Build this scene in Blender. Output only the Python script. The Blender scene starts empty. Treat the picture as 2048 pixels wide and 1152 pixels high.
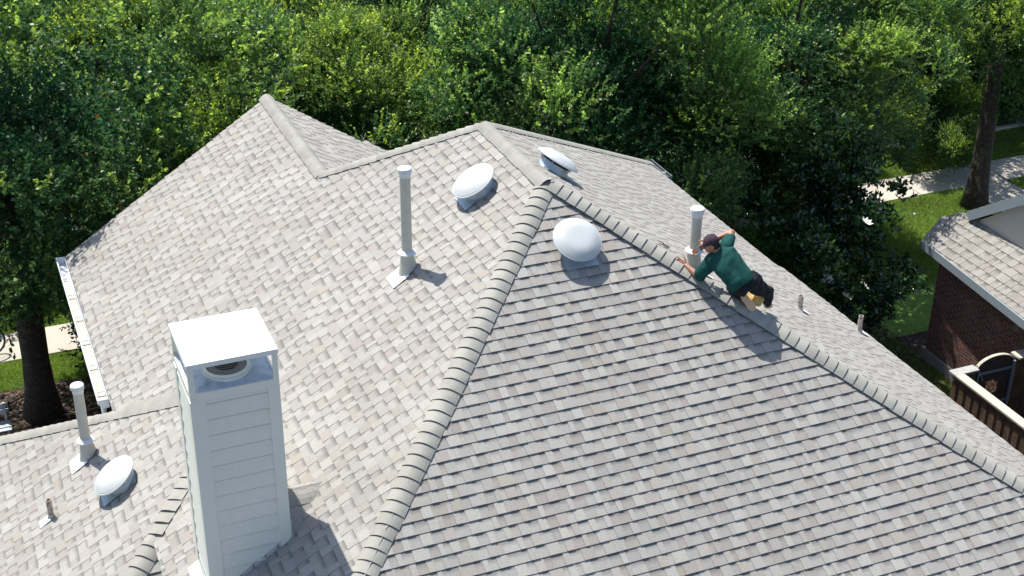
import bpy, bmesh, math, random
import numpy as np
from mathutils import Vector, Matrix, Euler
R_ = random.Random(7)
NP = np.random.default_rng(11)
sc = bpy.context.scene
col = sc.collection

# ------------------------------------------------------------------ camera
T = 0.654856624
CAM = Vector((-6.592125, -14.581736, 7.058587))
MR = Matrix(((0.9233760027, -0.3837732327, 0.0097397876),
             (0.1729545147, 0.4385188327, 0.8819228816),
             (-0.3427294755, -0.8126618849, 0.4712930801)))     # rows: right, up, back
cd = bpy.data.cameras.new('camera'); cam = bpy.data.objects.new('camera', cd); col.objects.link(cam)
cam.matrix_world = Matrix.Translation(CAM) @ MR.transposed().to_4x4()
cd.sensor_width = 36; cd.lens = 36*2849.6857/2048; cd.clip_start = .5; cd.clip_end = 600
sc.camera = cam
# ------------------------------------------------------------------ light
SUN = Vector((-0.148, 0.458, 0.877)).normalized()
w = bpy.data.worlds.new('World'); sc.world = w; w.use_nodes = True
nt = w.node_tree; bg = nt.nodes['Background']; sk = nt.nodes.new('ShaderNodeTexSky')
sk.sky_type = 'NISHITA'; sk.sun_disc = False
sk.sun_elevation = math.asin(SUN.z); sk.sun_rotation = math.atan2(SUN.x, SUN.y)
nt.links.new(sk.outputs[0], bg.inputs[0]); bg.inputs[1].default_value = 0.125
sd = bpy.data.lights.new('sun', 'SUN'); sd.energy = 4.6; sd.angle = math.radians(.5); sd.color = (1, .96, .895)
so = bpy.data.objects.new('sun', sd); col.objects.link(so); so.rotation_euler = SUN.to_track_quat('Z', 'Y').to_euler()
sc.view_settings.view_transform = 'Standard'; sc.view_settings.look = 'None'
sc.view_settings.exposure = 0.56; sc.view_settings.gamma = 1
sc.cycles.max_bounces = 6; sc.cycles.diffuse_bounces = 3; sc.cycles.transmission_bounces = 3
sc.cycles.sample_clamp_indirect = 6

# ------------------------------------------------------------------ helpers
def ray(px, py):
    v = Vector(((px-1024)/2849.6857, -(py-576)/2849.6857, -1)); return MR.transposed() @ v
def at(px, py, depth):          # point seen at a photo pixel, at a distance along the view axis
    return CAM + ray(px, py)*depth
def on(px, py, n, d=0.0):
    v = ray(px, py); n = Vector(n); return CAM + v*((d-n.dot(CAM))/n.dot(v))
def atx(px, py, x=None, y=None, z=None):
    v = ray(px, py)
    k = (x-CAM.x)/v.x if x is not None else (y-CAM.y)/v.y if y is not None else (z-CAM.z)/v.z
    return CAM+v*k
GZ = -9.6
NA, NB, NC = Vector((-T, 0, 1)), Vector((0, -T, 1)), Vector((T, 0, 1))

MATS = {}
def mat(name, color=(.5, .5, .5), rough=.7, metal=0, noise=0, nscale=20, attr=None, bump=0, bscale=60, spec=.5, second=None, sscale=3, smix=.5, coat=0, lown=0):
    if name in MATS: return MATS[name]
    m = bpy.data.materials.new(name); m.use_nodes = True; t = m.node_tree; N = t.nodes; L = t.links
    b = N['Principled BSDF']; b.inputs['Roughness'].default_value = rough; b.inputs['Metallic'].default_value = metal
    b.inputs['Specular IOR Level'].default_value = spec; b.inputs['Coat Weight'].default_value = coat
    tc = N.new('ShaderNodeTexCoord'); src = None
    if attr:
        a = N.new('ShaderNodeVertexColor'); a.layer_name = attr; src = a.outputs[0]
    else:
        r = N.new('ShaderNodeRGB'); r.outputs[0].default_value = (*color, 1); src = r.outputs[0]
    if second:
        n2 = N.new('ShaderNodeTexNoise'); n2.inputs['Scale'].default_value = sscale; n2.inputs['Detail'].default_value = 6; n2.inputs['Roughness'].default_value = .65
        L.new(tc.outputs['Object'], n2.inputs['Vector'])
        rp = N.new('ShaderNodeValToRGB'); rp.color_ramp.elements[0].position = max(0, smix-.12); rp.color_ramp.elements[1].position = min(1, smix+.12)
        L.new(n2.outputs[0], rp.inputs[0])
        mx = N.new('ShaderNodeMixRGB'); L.new(rp.outputs[0], mx.inputs[0]); L.new(src, mx.inputs[1]); mx.inputs[2].default_value = (*second, 1); src = mx.outputs[0]
    if lown:
        n = N.new('ShaderNodeTexNoise'); n.inputs['Scale'].default_value = .55; n.inputs['Detail'].default_value = 5; n.inputs['Roughness'].default_value = .6
        mp = N.new('ShaderNodeMapping'); mp.inputs['Scale'].default_value = (1, 1, .4); L.new(tc.outputs['Object'], mp.inputs[0]); L.new(mp.outputs[0], n.inputs['Vector'])
        mr = N.new('ShaderNodeMapRange'); mr.inputs[1].default_value = .3; mr.inputs[2].default_value = .7; mr.inputs[3].default_value = 1-lown; mr.inputs[4].default_value = 1+lown
        L.new(n.outputs[0], mr.inputs[0]); v = N.new('ShaderNodeVectorMath'); v.operation = 'SCALE'; L.new(src, v.inputs[0]); L.new(mr.outputs[0], v.inputs['Scale']); src = v.outputs[0]
    if noise:
        n = N.new('ShaderNodeTexNoise'); n.inputs['Scale'].default_value = nscale; n.inputs['Detail'].default_value = 4; n.inputs['Roughness'].default_value = .7
        L.new(tc.outputs['Object'], n.inputs['Vector'])
        mr = N.new('ShaderNodeMapRange'); mr.inputs[1].default_value = .3; mr.inputs[2].default_value = .7; mr.inputs[3].default_value = 1-noise; mr.inputs[4].default_value = 1+noise
        L.new(n.outputs[0], mr.inputs[0])
        v = N.new('ShaderNodeVectorMath'); v.operation = 'SCALE'; L.new(src, v.inputs[0]); L.new(mr.outputs[0], v.inputs['Scale']); src = v.outputs[0]
    L.new(src, b.inputs['Base Color'])
    if bump:
        n = N.new('ShaderNodeTexNoise'); n.inputs['Scale'].default_value = bscale; n.inputs['Detail'].default_value = 5
        L.new(tc.outputs['Object'], n.inputs['Vector'])
        bm = N.new('ShaderNodeBump'); bm.inputs['Strength'].default_value = bump; bm.inputs['Distance'].default_value = .02
        L.new(n.outputs[0], bm.inputs['Height']); L.new(bm.outputs[0], b.inputs['Normal'])
    MATS[name] = m; return m

def leafmat(name, trans=.46, rough=.42, spec=.45):
    if name in MATS: return MATS[name]
    m = bpy.data.materials.new(name); m.use_nodes = True; t = m.node_tree; N = t.nodes; L = t.links
    b = N['Principled BSDF']; out = N['Material Output']
    a = N.new('ShaderNodeVertexColor'); a.layer_name = 'col'
    L.new(a.outputs[0], b.inputs['Base Color']); b.inputs['Roughness'].default_value = rough; b.inputs['Specular IOR Level'].default_value = spec
    tr = N.new('ShaderNodeBsdfTranslucent'); hs = N.new('ShaderNodeHueSaturation'); hs.inputs['Hue'].default_value = .49; hs.inputs['Saturation'].default_value = 1.05; hs.inputs['Value'].default_value = 1.7
    L.new(a.outputs[0], hs.inputs['Color']); L.new(hs.outputs[0], tr.inputs[0])
    mx = N.new('ShaderNodeMixShader'); mx.inputs[0].default_value = trans
    L.new(b.outputs[0], mx.inputs[1]); L.new(tr.outputs[0], mx.inputs[2]); L.new(mx.outputs[0], out.inputs[0])
    MATS[name] = m; return m

def brickmat(name, c1, c2, mortar, bw=.2, bh=.067, vert='xz', scale=1.0):
    if name in MATS: return MATS[name]
    m = bpy.data.materials.new(name); m.use_nodes = True; t = m.node_tree; N = t.nodes; L = t.links
    b = N['Principled BSDF']; b.inputs['Roughness'].default_value = .9; b.inputs['Specular IOR Level'].default_value = .2
    tc = N.new('ShaderNodeTexCoord'); sp = N.new('ShaderNodeSeparateXYZ'); L.new(tc.outputs['Object'], sp.inputs[0])
    cb = N.new('ShaderNodeCombineXYZ')
    ad = N.new('ShaderNodeMath'); ad.operation = 'ADD'; L.new(sp.outputs[0], ad.inputs[0]); L.new(sp.outputs[1], ad.inputs[1])
    L.new(ad.outputs[0], cb.inputs[0]); L.new(sp.outputs[2], cb.inputs[1])
    br = N.new('ShaderNodeTexBrick'); br.inputs['Scale'].default_value = 1; br.inputs['Brick Width'].default_value = bw; br.inputs['Row Height'].default_value = bh
    br.inputs['Mortar Size'].default_value = .007; br.inputs['Mortar Smooth'].default_value = .3; br.inputs['Bias'].default_value = 0
    br.inputs['Color1'].default_value = (*c1, 1); br.inputs['Color2'].default_value = (*c2, 1); br.inputs['Mortar'].default_value = (*mortar, 1)
    L.new(cb.outputs[0], br.inputs['Vector'])
    n = N.new('ShaderNodeTexNoise'); n.inputs['Scale'].default_value = 2.3; n.inputs['Detail'].default_value = 7; n.inputs['Roughness'].default_value = .75; L.new(tc.outputs['Object'], n.inputs['Vector'])
    rp = N.new('ShaderNodeValToRGB'); rp.color_ramp.elements[0].position = .56; rp.color_ramp.elements[1].position = .68; L.new(n.outputs[0], rp.inputs[0])
    mx = N.new('ShaderNodeMixRGB'); L.new(br.outputs[0], mx.inputs[1]); mx.inputs[2].default_value = (.34, .29, .26, 1)
    ml = N.new('ShaderNodeMath'); ml.operation = 'MULTIPLY'; ml.inputs[1].default_value = .65; L.new(rp.outputs[0], ml.inputs[0]); L.new(ml.outputs[0], mx.inputs[0])
    L.new(mx.outputs[0], b.inputs['Base Color'])
    bm = N.new('ShaderNodeBump'); bm.inputs['Strength'].default_value = .6; bm.inputs['Distance'].default_value = .01; bm.invert = True
    L.new(br.outputs['Fac'], bm.inputs['Height']); L.new(bm.outputs[0], b.inputs['Normal'])
    MATS[name] = m; return m

class MB:
    """collects faces for one mesh"""
    def __init__(s): s.v = []; s.f = []; s.c = []; s.m = []
    def face(s, pts, c=None, mi=0):
        i = len(s.v); s.v += [tuple(p) for p in pts]; s.f.append(tuple(range(i, i+len(pts)))); s.c.append(c); s.m.append(mi)
    def box(s, a, b, mi=0, c=None, M=None):
        x0, y0, z0 = a; x1, y1, z1 = b
        P = [Vector(p) for p in ((x0,y0,z0),(x1,y0,z0),(x1,y1,z0),(x0,y1,z0),(x0,y0,z1),(x1,y0,z1),(x1,y1,z1),(x0,y1,z1))]
        if M is not None: P = [M @ p for p in P]
        i = len(s.v); s.v += [tuple(p) for p in P]
        for q in ((0,3,2,1),(4,5,6,7),(0,1,5,4),(1,2,6,5),(2,3,7,6),(3,0,4,7)): s.f.append(tuple(i+k for k in q)); s.c.append(c); s.m.append(mi)
    def bar(s, a, b, w, h, mi=0, c=None, up=Vector((0,0,1))):
        a = Vector(a); b = Vector(b); d = (b-a); L = d.length; d.normalize(); x = d.cross(up)
        if x.length < 1e-4: x = d.cross(Vector((1,0,0)))
        x.normalize(); z = x.cross(d)
        M = Matrix((x, d, z)).transposed().to_4x4(); M.translation = a
        s.box((-w/2, 0, -h/2), (w/2, L, h/2), mi, c, M)
    def tube(s, pts, rad, n=10, mi=0, c=None, caps=True, jag=0, rr=None):
        pts = [Vector(p) for p in pts]; rings = []
        if not hasattr(rad, '__len__'): rad = [rad]*len(pts)
        ref = None
        for i, p in enumerate(pts):
            d = (pts[min(i+1, len(pts)-1)]-pts[max(i-1, 0)]).normalized()
            if ref is None: ref = d.orthogonal().normalized()
            ref = (ref - d*ref.dot(d)).normalized(); y = d.cross(ref)
            i0 = len(s.v)
            for k in range(n):
                a = 2*math.pi*k/n; r = rad[i]*(1+(rr.uniform(-jag, jag) if jag else 0))
                s.v.append(tuple(p + ref*math.cos(a)*r + y*math.sin(a)*r))
            rings.append(i0)
        for a, b in zip(rings, rings[1:]):
            for k in range(n):
                s.f.append((a+k, a+(k+1) % n, b+(k+1) % n, b+k)); s.c.append(c); s.m.append(mi)
        if caps:
            s.f.append(tuple(rings[0]+k for k in range(n))[::-1]); s.c.append(c); s.m.append(mi)
            s.f.append(tuple(rings[-1]+k for k in range(n))); s.c.append(c); s.m.append(mi)
    def lathe(s, prof, M=Matrix(), n=32, mi=0, c=None):
        """prof: list of (radius, height)"""
        rings = []
        for r, h in prof:
            i0 = len(s.v)
            if r < 1e-6: s.v.append(tuple(M @ Vector((0, 0, h)))); rings.append((i0, 1)); continue
            for k in range(n):
                a = 2*math.pi*k/n; s.v.append(tuple(M @ Vector((r*math.cos(a), r*math.sin(a), h))))
            rings.append((i0, n))
        for (a, na), (b, nb) in zip(rings, rings[1:]):
            for k in range(n):
                k2 = (k+1) % n
                if na == 1 and nb == 1: continue
                if na == 1: q = (a, b+k, b+k2)
                elif nb == 1: q = (a+k, a+k2, b)
                else: q = (a+k, a+k2, b+k2, b+k)
                s.f.append(q); s.c.append(c); s.m.append(mi)
    def prism(s, poly, d, mi=0, c=None):
        """poly: 3D points, d: extrusion vector"""
        d = Vector(d); P = [Vector(p) for p in poly]; Q = [p+d for p in P]; n = len(P)
        s.face(P[::-1], c, mi); s.face(Q, c, mi)
        for k in range(n): s.face((P[k], P[(k+1) % n], Q[(k+1) % n], Q[k]), c, mi)
    def build(s, name, mats, parent=None, smooth=False, loc=None, fix=False, merge=False):
        me = bpy.data.meshes.new(name); me.from_pydata(s.v, [], s.f); 
        if not isinstance(mats, (list, tuple)): mats = [mats]
        for m in mats: me.materials.append(m)
        if len(mats) > 1: me.polygons.foreach_set('material_index', s.m)
        if any(x is not None for x in s.c):
            ca = me.color_attributes.new('col', 'FLOAT_COLOR', 'CORNER')
            buf = []
            for f, c in zip(s.f, s.c):
                c = c or (.3, .3, .3)
                if hasattr(c[0], '__len__'):
                    for k in range(len(f)): buf += [*c[k], 1.0]
                else:
                    buf += [*c, 1.0]*len(f)
            ca.data.foreach_set('color', buf)
        if smooth: me.polygons.foreach_set('use_smooth', [True]*len(me.polygons))
        if fix or merge:
            bm = bmesh.new(); bm.from_mesh(me)
            if merge: bmesh.ops.remove_doubles(bm, verts=bm.verts, dist=1e-5)
            bmesh.ops.recalc_face_normals(bm, faces=bm.faces); bm.to_mesh(me); bm.free()
        me.update()
        o = bpy.data.objects.new(name, me); col.objects.link(o)
        if parent: o.parent = parent
        if loc is not None: o.location = loc
        return o

def smoothed(o, ang=35):
    me = o.data; me.polygons.foreach_set('use_smooth', [True]*len(me.polygons))
    bm = bmesh.new(); bm.from_mesh(me)
    for e in bm.edges:
        e.smooth = not (len(e.link_faces) == 2 and e.calc_face_angle(0) > math.radians(ang))
    bm.to_mesh(me); bm.free(); return o
def empty(name, loc=(0, 0, 0), label=None, cat=None, group=None):
    o = bpy.data.objects.new(name, None); col.objects.link(o); o.location = loc; o.empty_display_size = .2
    if label: o['label'] = label
    if cat: o['category'] = cat
    if group: o['group'] = group
    return o
def tag(o, label=None, cat=None, group=None, kind=None):
    if label: o['label'] = label
    if cat: o['category'] = cat
    if group: o['group'] = group
    if kind: o['kind'] = kind
    return o
def struct(o): o['kind'] = 'structure'; return o
def copy_tree(o, parent=None):
    c = o.copy(); col.objects.link(c); c.parent = parent
    for ch in list(o.children): copy_tree(ch, c)
    return c

# ------------------------------------------------------------------ ground, walks, street
M_soil = mat('soil', (.075, .055, .04), .95, noise=.35, nscale=6, bump=.8, bscale=25, second=(.03, .022, .016), sscale=1.5)
M_lawn = mat('lawn_base', (.13, .25, .045), .95, noise=.3, nscale=9, bump=.8, bscale=40, second=(.16, .28, .05), sscale=1.2, smix=.55)
M_conc = mat('concrete', (.50, .46, .40), .9, noise=.08, nscale=60, second=(.42, .385, .335), sscale=1.3, smix=.58, bump=.15, bscale=90)
M_road = mat('road_concrete', (.36, .345, .32), .9, noise=.1, nscale=40, second=(.27, .26, .245), sscale=.8, smix=.55)
M_mulch = mat('mulch', (.06, .038, .026), .95, noise=.5, nscale=35, bump=1, bscale=40, second=(.025, .017, .013), sscale=9)
def sheet(name, pts, z, m, hole=None):
    b = MB(); b.face([(x, y, z) for x, y in pts]); return struct(b.build(name, m))
sheet('ground', [(-400, -400), (400, -400), (400, 400), (-400, 400)], GZ-.03, M_soil)
sheet('lawn', [(-60, 8.6), (60, 8.6), (60, 18.2), (-60, 18.2)], GZ-.02, M_lawn)
sheet('lawn', [(-60, 28.2), (60, 28.2), (60, 60), (-60, 60)], GZ-.02, M_lawn)
def slabs(name, x0, x1, y0, y1, z0, z1, step, m, axis='x', gap=.012):
    b = MB(); k = x0 if axis == 'x' else y0; e = x1 if axis == 'x' else y1
    while k < e-.01:
        k2 = min(k+step, e)
        if axis == 'x': b.box((k+gap, y0, z0), (k2-gap, y1, z1))
        else: b.box((x0, k+gap, z0), (x1, k2-gap, z1))
        k = k2
    return struct(b.build(name, m))
slabs('sidewalk', -40, 60, 15.05, 16.32, GZ-.1, GZ+.02, 1.5, M_conc)
slabs('walkway', 19.9, 21.45, 9.5, 15.05, GZ-.1, GZ+.024, 1.4, M_conc, axis='y')
sheet('street', [(-80, 18.35), (80, 18.35), (80, 28), (-80, 28)], GZ-.012, M_road)
b = MB(); b.box((-60, 18.2, GZ-.1), (60, 18.36, GZ+.1)); struct(b.build('kerb', M_conc))
b = MB(); b.box((-60, 28, GZ-.1), (60, 28.16, GZ+.1)); struct(b.build('kerb', M_conc))
# mulch bed round the left tree, and bare soil between the houses
b = MB(); rr = random.Random(3); pts = []
for k in range(30):
    a = math.pi*k/29; pts.append((-5.9+4.3*math.cos(a)+rr.uniform(-.07, .07), 11.6+2.2*math.sin(a)+rr.uniform(-.07, .07), GZ+.006))
b.face(pts + [(-12, 8.3, GZ+.006), (-1, 8.3, GZ+.006)][::1]); struct(b.build('mulch_bed', M_mulch))
b = MB()
for i in range(5200):
    x = rr.uniform(-8, -2.6); y = rr.uniform(10.2, 13.75)
    if ((x+5.9)/4.2)**2 + (max(0, y-11.6)/2.1)**2 > 1: continue
    a = rr.uniform(0, 6.28); l = rr.uniform(.02, .07); wd = rr.uniform(.008, .02); z = GZ+.012+rr.uniform(0, .03)
    dx, dy = math.cos(a)*l, math.sin(a)*l; nx, ny = -math.sin(a)*wd, math.cos(a)*wd
    g = rr.choice([.6, .8, 1, 1, 1.6, 3.2]) ; t_ = rr.uniform(-.02, .02)
    b.face([(x-dx-nx, y-dy-ny, z), (x+dx-nx, y+dy-ny, z+t_), (x+dx+nx, y+dy+ny, z+t_), (x-dx+nx, y-dy+ny, z)], (.06*g, .04*g, .027*g))
M_chip = mat('bark_chips', attr='col', rough=.95)
tag(b.build('bark_chips', M_chip), 'dark bark mulch chips under the left tree', 'mulch', kind='stuff')
b = MB()
for i in range(3000):
    x = rr.uniform(9.5, 13.0); y = rr.uniform(4.5, 10.8)
    a = rr.uniform(0, 6.28); l = rr.uniform(.03, .07); wd = rr.uniform(.015, .03); z = GZ+rr.uniform(-.01, .02)
    dx, dy = math.cos(a)*l, math.sin(a)*l; nx, ny = -math.sin(a)*wd, math.cos(a)*wd
    g = rr.choice([.6, .8, 1, 1.3, 2.6])
    b.face([(x-dx-nx, y-dy-ny, z), (x+dx-nx, y+dy-ny, z+.02), (x+dx+nx, y+dy+ny, z+.02), (x-dx+nx, y-dy+ny, z)], (.075*g, .05*g, .032*g))
tag(b.build('leaf_litter', M_chip), 'dry brown leaf litter on the soil between the houses', 'leaf litter', kind='stuff')

# grass blades (one object per lawn patch, uncountable)
M_grass = leafmat('grass_blades', .3, .55, .25)
def grass(name, label, regions, n):
    tot = sum(r[4] for r in regions); V = []; C = []
    for (x0, x1, y0, y1, wt, ok) in regions:
        k = int(n*wt/tot); x = NP.uniform(x0, x1, k); y = NP.uniform(y0, y1, k)
        if ok is not None: m_ = ok(x, y); x = x[m_]; y = y[m_]
        k = len(x); a = NP.uniform(0, 2*np.pi, k); h = NP.uniform(.04, .10, k); wd = NP.uniform(.008, .016, k)
        lx = NP.normal(0, .03, k); ly = NP.normal(0, .03, k)
        p0 = np.stack([x-np.cos(a)*wd, y-np.sin(a)*wd, np.full(k, GZ-.02)], 1); p1 = np.stack([x+np.cos(a)*wd, y+np.sin(a)*wd, np.full(k, GZ-.02)], 1)
        p2 = np.stack([x+lx, y+ly, GZ-.02+h], 1)
        V.append(np.stack([p0, p1, p2], 1).reshape(-1, 3))
        patch = .5+.5*np.sin(x*1.7+np.sin(y*2.1)*1.3)*np.sin(y*1.3+1)
        base = np.array([.19, .32, .07])[None]*(.75+.35*patch[:, None]) * NP.uniform(.7, 1.35, (k, 1))
        base[:, 0] *= NP.uniform(.8, 1.5, k)
        C.append(np.repeat(base, 3, 0))
    V = np.concatenate(V); C = np.concatenate(C); nv = len(V)
    me = bpy.data.meshes.new(name); me.vertices.add(nv); me.vertices.foreach_set('co', V.ravel()); me.loops.add(nv)
    me.loops.foreach_set('vertex_index', np.arange(nv)); me.polygons.add(nv//3); me.polygons.foreach_set('loop_start', np.arange(0, nv, 3))
    ca = me.color_attributes.new('col', 'FLOAT_COLOR', 'POINT'); ca.data.foreach_set('color', np.concatenate([C, np.ones((nv, 1))], 1).ravel())
    me.materials.append(M_grass); me.update(calc_edges=True); me.validate()
    o = bpy.data.objects.new(name, me); col.objects.link(o); tag(o, label, 'grass', kind='stuff'); return o
mul = lambda x, y: (((x+5.9)/4.25)**2 + (np.maximum(0, y-11.6)/2.15)**2 > 1)
grass('lawn_grass', 'sunlit short grass beside the left sidewalk', [(-8, -2.5, 12.5, 15.0, 2.5, mul), (-8, -2.5, 16.36, 18.2, 1.8, None)], 75000)
grass('lawn_grass', 'bright green grass round the right tree and walkway', [(12, 19.85, 10.5, 15.0, 5, None), (21.5, 25.5, 11, 15.0, 2, None), (12, 27, 16.36, 18.2, 4, None), (11.2, 12.9, 4.2, 8.5, 1, None)], 190000)

# ------------------------------------------------------------------ foliage builders
def leaf_mesh(name, P, D, L, W, C, fold=.25):
    """P base points, D leaf directions (unit), L lengths, W widths, C colours: one 4-vertex leaf each"""
    k = len(P); r = NP.normal(size=(k, 3)); s = np.cross(D, r); s /= np.linalg.norm(s, axis=1)[:, None]+1e-9
    p0 = P; p2 = P + D*L[:, None]; mid = P + D*(L*.45)[:, None]
    p1 = mid + s*(W/2)[:, None]; p3 = mid - s*(W/2)[:, None]
    V = np.stack([p0, p1, p2, p3], 1).reshape(-1, 3)
    me = bpy.data.meshes.new(name); nv = len(V); me.vertices.add(nv); me.vertices.foreach_set('co', V.ravel()); me.loops.add(nv)
    me.loops.foreach_set('vertex_index', np.arange(nv)); me.polygons.add(k); me.polygons.foreach_set('loop_start', np.arange(0, nv, 4))
    ca = me.color_attributes.new('col', 'FLOAT_COLOR', 'POINT'); ca.data.foreach_set('color', np.repeat(np.concatenate([C, np.ones((k, 1))], 1), 4, 0).ravel())
    me.update(calc_edges=True); return me
def unit(v): return v/(np.linalg.norm(v, axis=1)[:, None]+1e-9)
def crown_mesh(name, rx, ry, rz, nclump, nshoot, nleaf, L=.07, W=.04, dark=(.014, .052, .020), light=(.26, .36, .05), clump=(.55, 1.05), shoot=(.25, .6), seed=0, fill=.35, up=.5, warm=0, hang=0):
    """clumps spread through an uneven ellipsoid; shoots radiate out of every clump; leaves sit along every shoot"""
    global NP
    NP = np.random.default_rng(seed)
    d = unit(NP.normal(size=(nclump, 3))); d[:, 2] = np.where(d[:, 2] < -.85, -d[:, 2], d[:, 2])
    rad = np.where(NP.random(nclump) < fill, NP.uniform(.1, .75, nclump), NP.uniform(.72, 1.0, nclump))
    lob = 1 + .14*np.sin(3*np.arctan2(d[:, 1], d[:, 0])+seed) + .10*np.sin(5*d[:, 2]+seed*2)
    cc = d*rad[:, None]*lob[:, None]*np.array([rx, ry, rz]); cr = NP.uniform(*clump, nclump)
    cw = cr**2; idx = NP.choice(nclump, nshoot, p=cw/cw.sum())
    sd_ = unit(NP.normal(size=(nshoot, 3)) + np.array([0, 0, up]) + .8*unit(cc[idx]+1e-3))
    rr_ = NP.uniform(.25, 1, nshoot)**.6
    sp = cc[idx] + sd_*(cr[idx]*rr_)[:, None]*np.array([1, 1, .75])
    sl = NP.uniform(*shoot, nshoot); sdir = unit(sd_*.7 + np.array([0, 0, .55-hang]) + NP.normal(0, .35, (nshoot, 3)))
    ctone = NP.uniform(0, 1, nclump)
    t = (np.arange(nleaf)+.5)/nleaf
    P = (sp[:, None, :] + sdir[:, None, :]*(sl[:, None]*t[None])[:, :, None]).reshape(-1, 3)
    ax = np.repeat(sdir, nleaf, 0); D = unit(ax*.7 + NP.normal(0, .62, ax.shape)); k = len(P)
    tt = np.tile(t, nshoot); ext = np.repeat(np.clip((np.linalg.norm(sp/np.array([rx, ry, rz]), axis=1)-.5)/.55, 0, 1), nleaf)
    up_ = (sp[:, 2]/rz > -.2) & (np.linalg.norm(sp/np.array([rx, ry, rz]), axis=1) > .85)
    young_lit = np.repeat((NP.random(nshoot) < .34) & up_, nleaf)
    mixv = np.clip(.03 + .12*tt*ext + .38*np.repeat(ctone[idx]**1.5*np.clip(sp[:, 2]/rz+.65, 0, 1), nleaf)*ext + young_lit*(.12+.65*tt) + NP.normal(0, .06, k), 0, 1)  # sunlit upper crown painted into the leaf colours, along with fresh yellow-green tips
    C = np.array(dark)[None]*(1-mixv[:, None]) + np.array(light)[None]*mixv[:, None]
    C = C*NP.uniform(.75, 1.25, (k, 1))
    if warm: 
        s_ = NP.random(k) < warm; C[s_] = np.array([.30, .10, .03])
    me = leaf_mesh(name, P, D, NP.uniform(.7, 1.25, k)*L, NP.uniform(.8, 1.2, k)*W, C)
    me.materials.append(leafmat('leaves'))
    return me, cc, cr
M_bark = mat('bark', (.045, .033, .025), .95, noise=.4, nscale=14, bump=1.0, bscale=18, second=(.085, .07, .055), sscale=7, smix=.62)
def limbs(b, base, top, r0, targets, rr, lean=(0, 0)):
    base = Vector(base); top = Vector(top); pts = []; rad = []
    for k in range(9):
        t = k/8; p = base.lerp(top, t) + Vector((math.sin(t*3+lean[0])*.06, math.cos(t*2.3)*.05, 0)); pts.append(p)
        rad.append(r0*(1.0-.38*t) * (1+.5*max(0, .16-t)/.16))
    b.tube(pts, rad, 14, jag=.05, rr=rr)
    for tg in targets:
        tg = Vector(tg); s = base.lerp(top, rr.uniform(.72, 1)); m_ = s.lerp(tg, .5) + Vector((rr.uniform(-.2, .2), rr.uniform(-.2, .2), rr.uniform(0, .35)))
        L = (tg-s).length; ra = r0*rr.uniform(.22, .42)
        b.tube([s, s.lerp(m_, .5)+Vector((0, 0, .05)), m_, m_.lerp(tg, .6), tg], [ra, ra*.8, ra*.6, ra*.4, ra*.15], 7, jag=.06, rr=rr)
LB = []
for s_, (rx, ry, rz) in enumerate(((3.3, 3.3, 3.0), (3.5, 3.0, 2.8), (3.0, 3.2, 2.9))):
    DK, LT = (((.016, .070, .032), (.34, .50, .09)), ((.020, .080, .028), (.40, .54, .085)), ((.017, .072, .032), (.32, .50, .10)))[s_]
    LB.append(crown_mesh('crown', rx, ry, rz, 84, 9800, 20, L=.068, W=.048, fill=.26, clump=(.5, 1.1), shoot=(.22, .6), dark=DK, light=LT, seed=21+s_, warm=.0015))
def tree(x, y, top, label, v, crown=(1, 1, 1), rot=0, trunk_h=None, r0=.26, name='shade_tree', group=None, off=(0, 0)):
    me, cc, cr = LB[v]; rz = 3.3*crown[2]
    root = empty(name, (x, y, GZ), label, 'tree', group)
    cz = top - GZ - rz*.98
    cr_o = bpy.data.objects.new('crown', me); col.objects.link(cr_o); cr_o.parent = root
    cr_o.location = (off[0], off[1], cz); cr_o.scale = crown; cr_o.rotation_euler = (0, 0, rot)
    rr = random.Random(int(x*10)+99); b = MB(); Mx = Matrix.Translation((off[0], off[1], cz)) @ Euler((0, 0, rot)).to_matrix().to_4x4() @ Matrix.Diagonal((*crown, 1))
    tg = [Mx @ Vector(cc[i]) for i in rr.sample(range(len(cc)), 16)]
    tg = [p for p in tg if p.z > cz-rz*.5]
    th = trunk_h if trunk_h else cz-.6
    limbs(b, (0, 0, -.15), (off[0]*.5, off[1]*.5, th), r0, tg, rr)
    o = b.build('trunk', M_bark, root, smooth=True)
    return root
TG = 'leafy shade trees lining the street'
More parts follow.
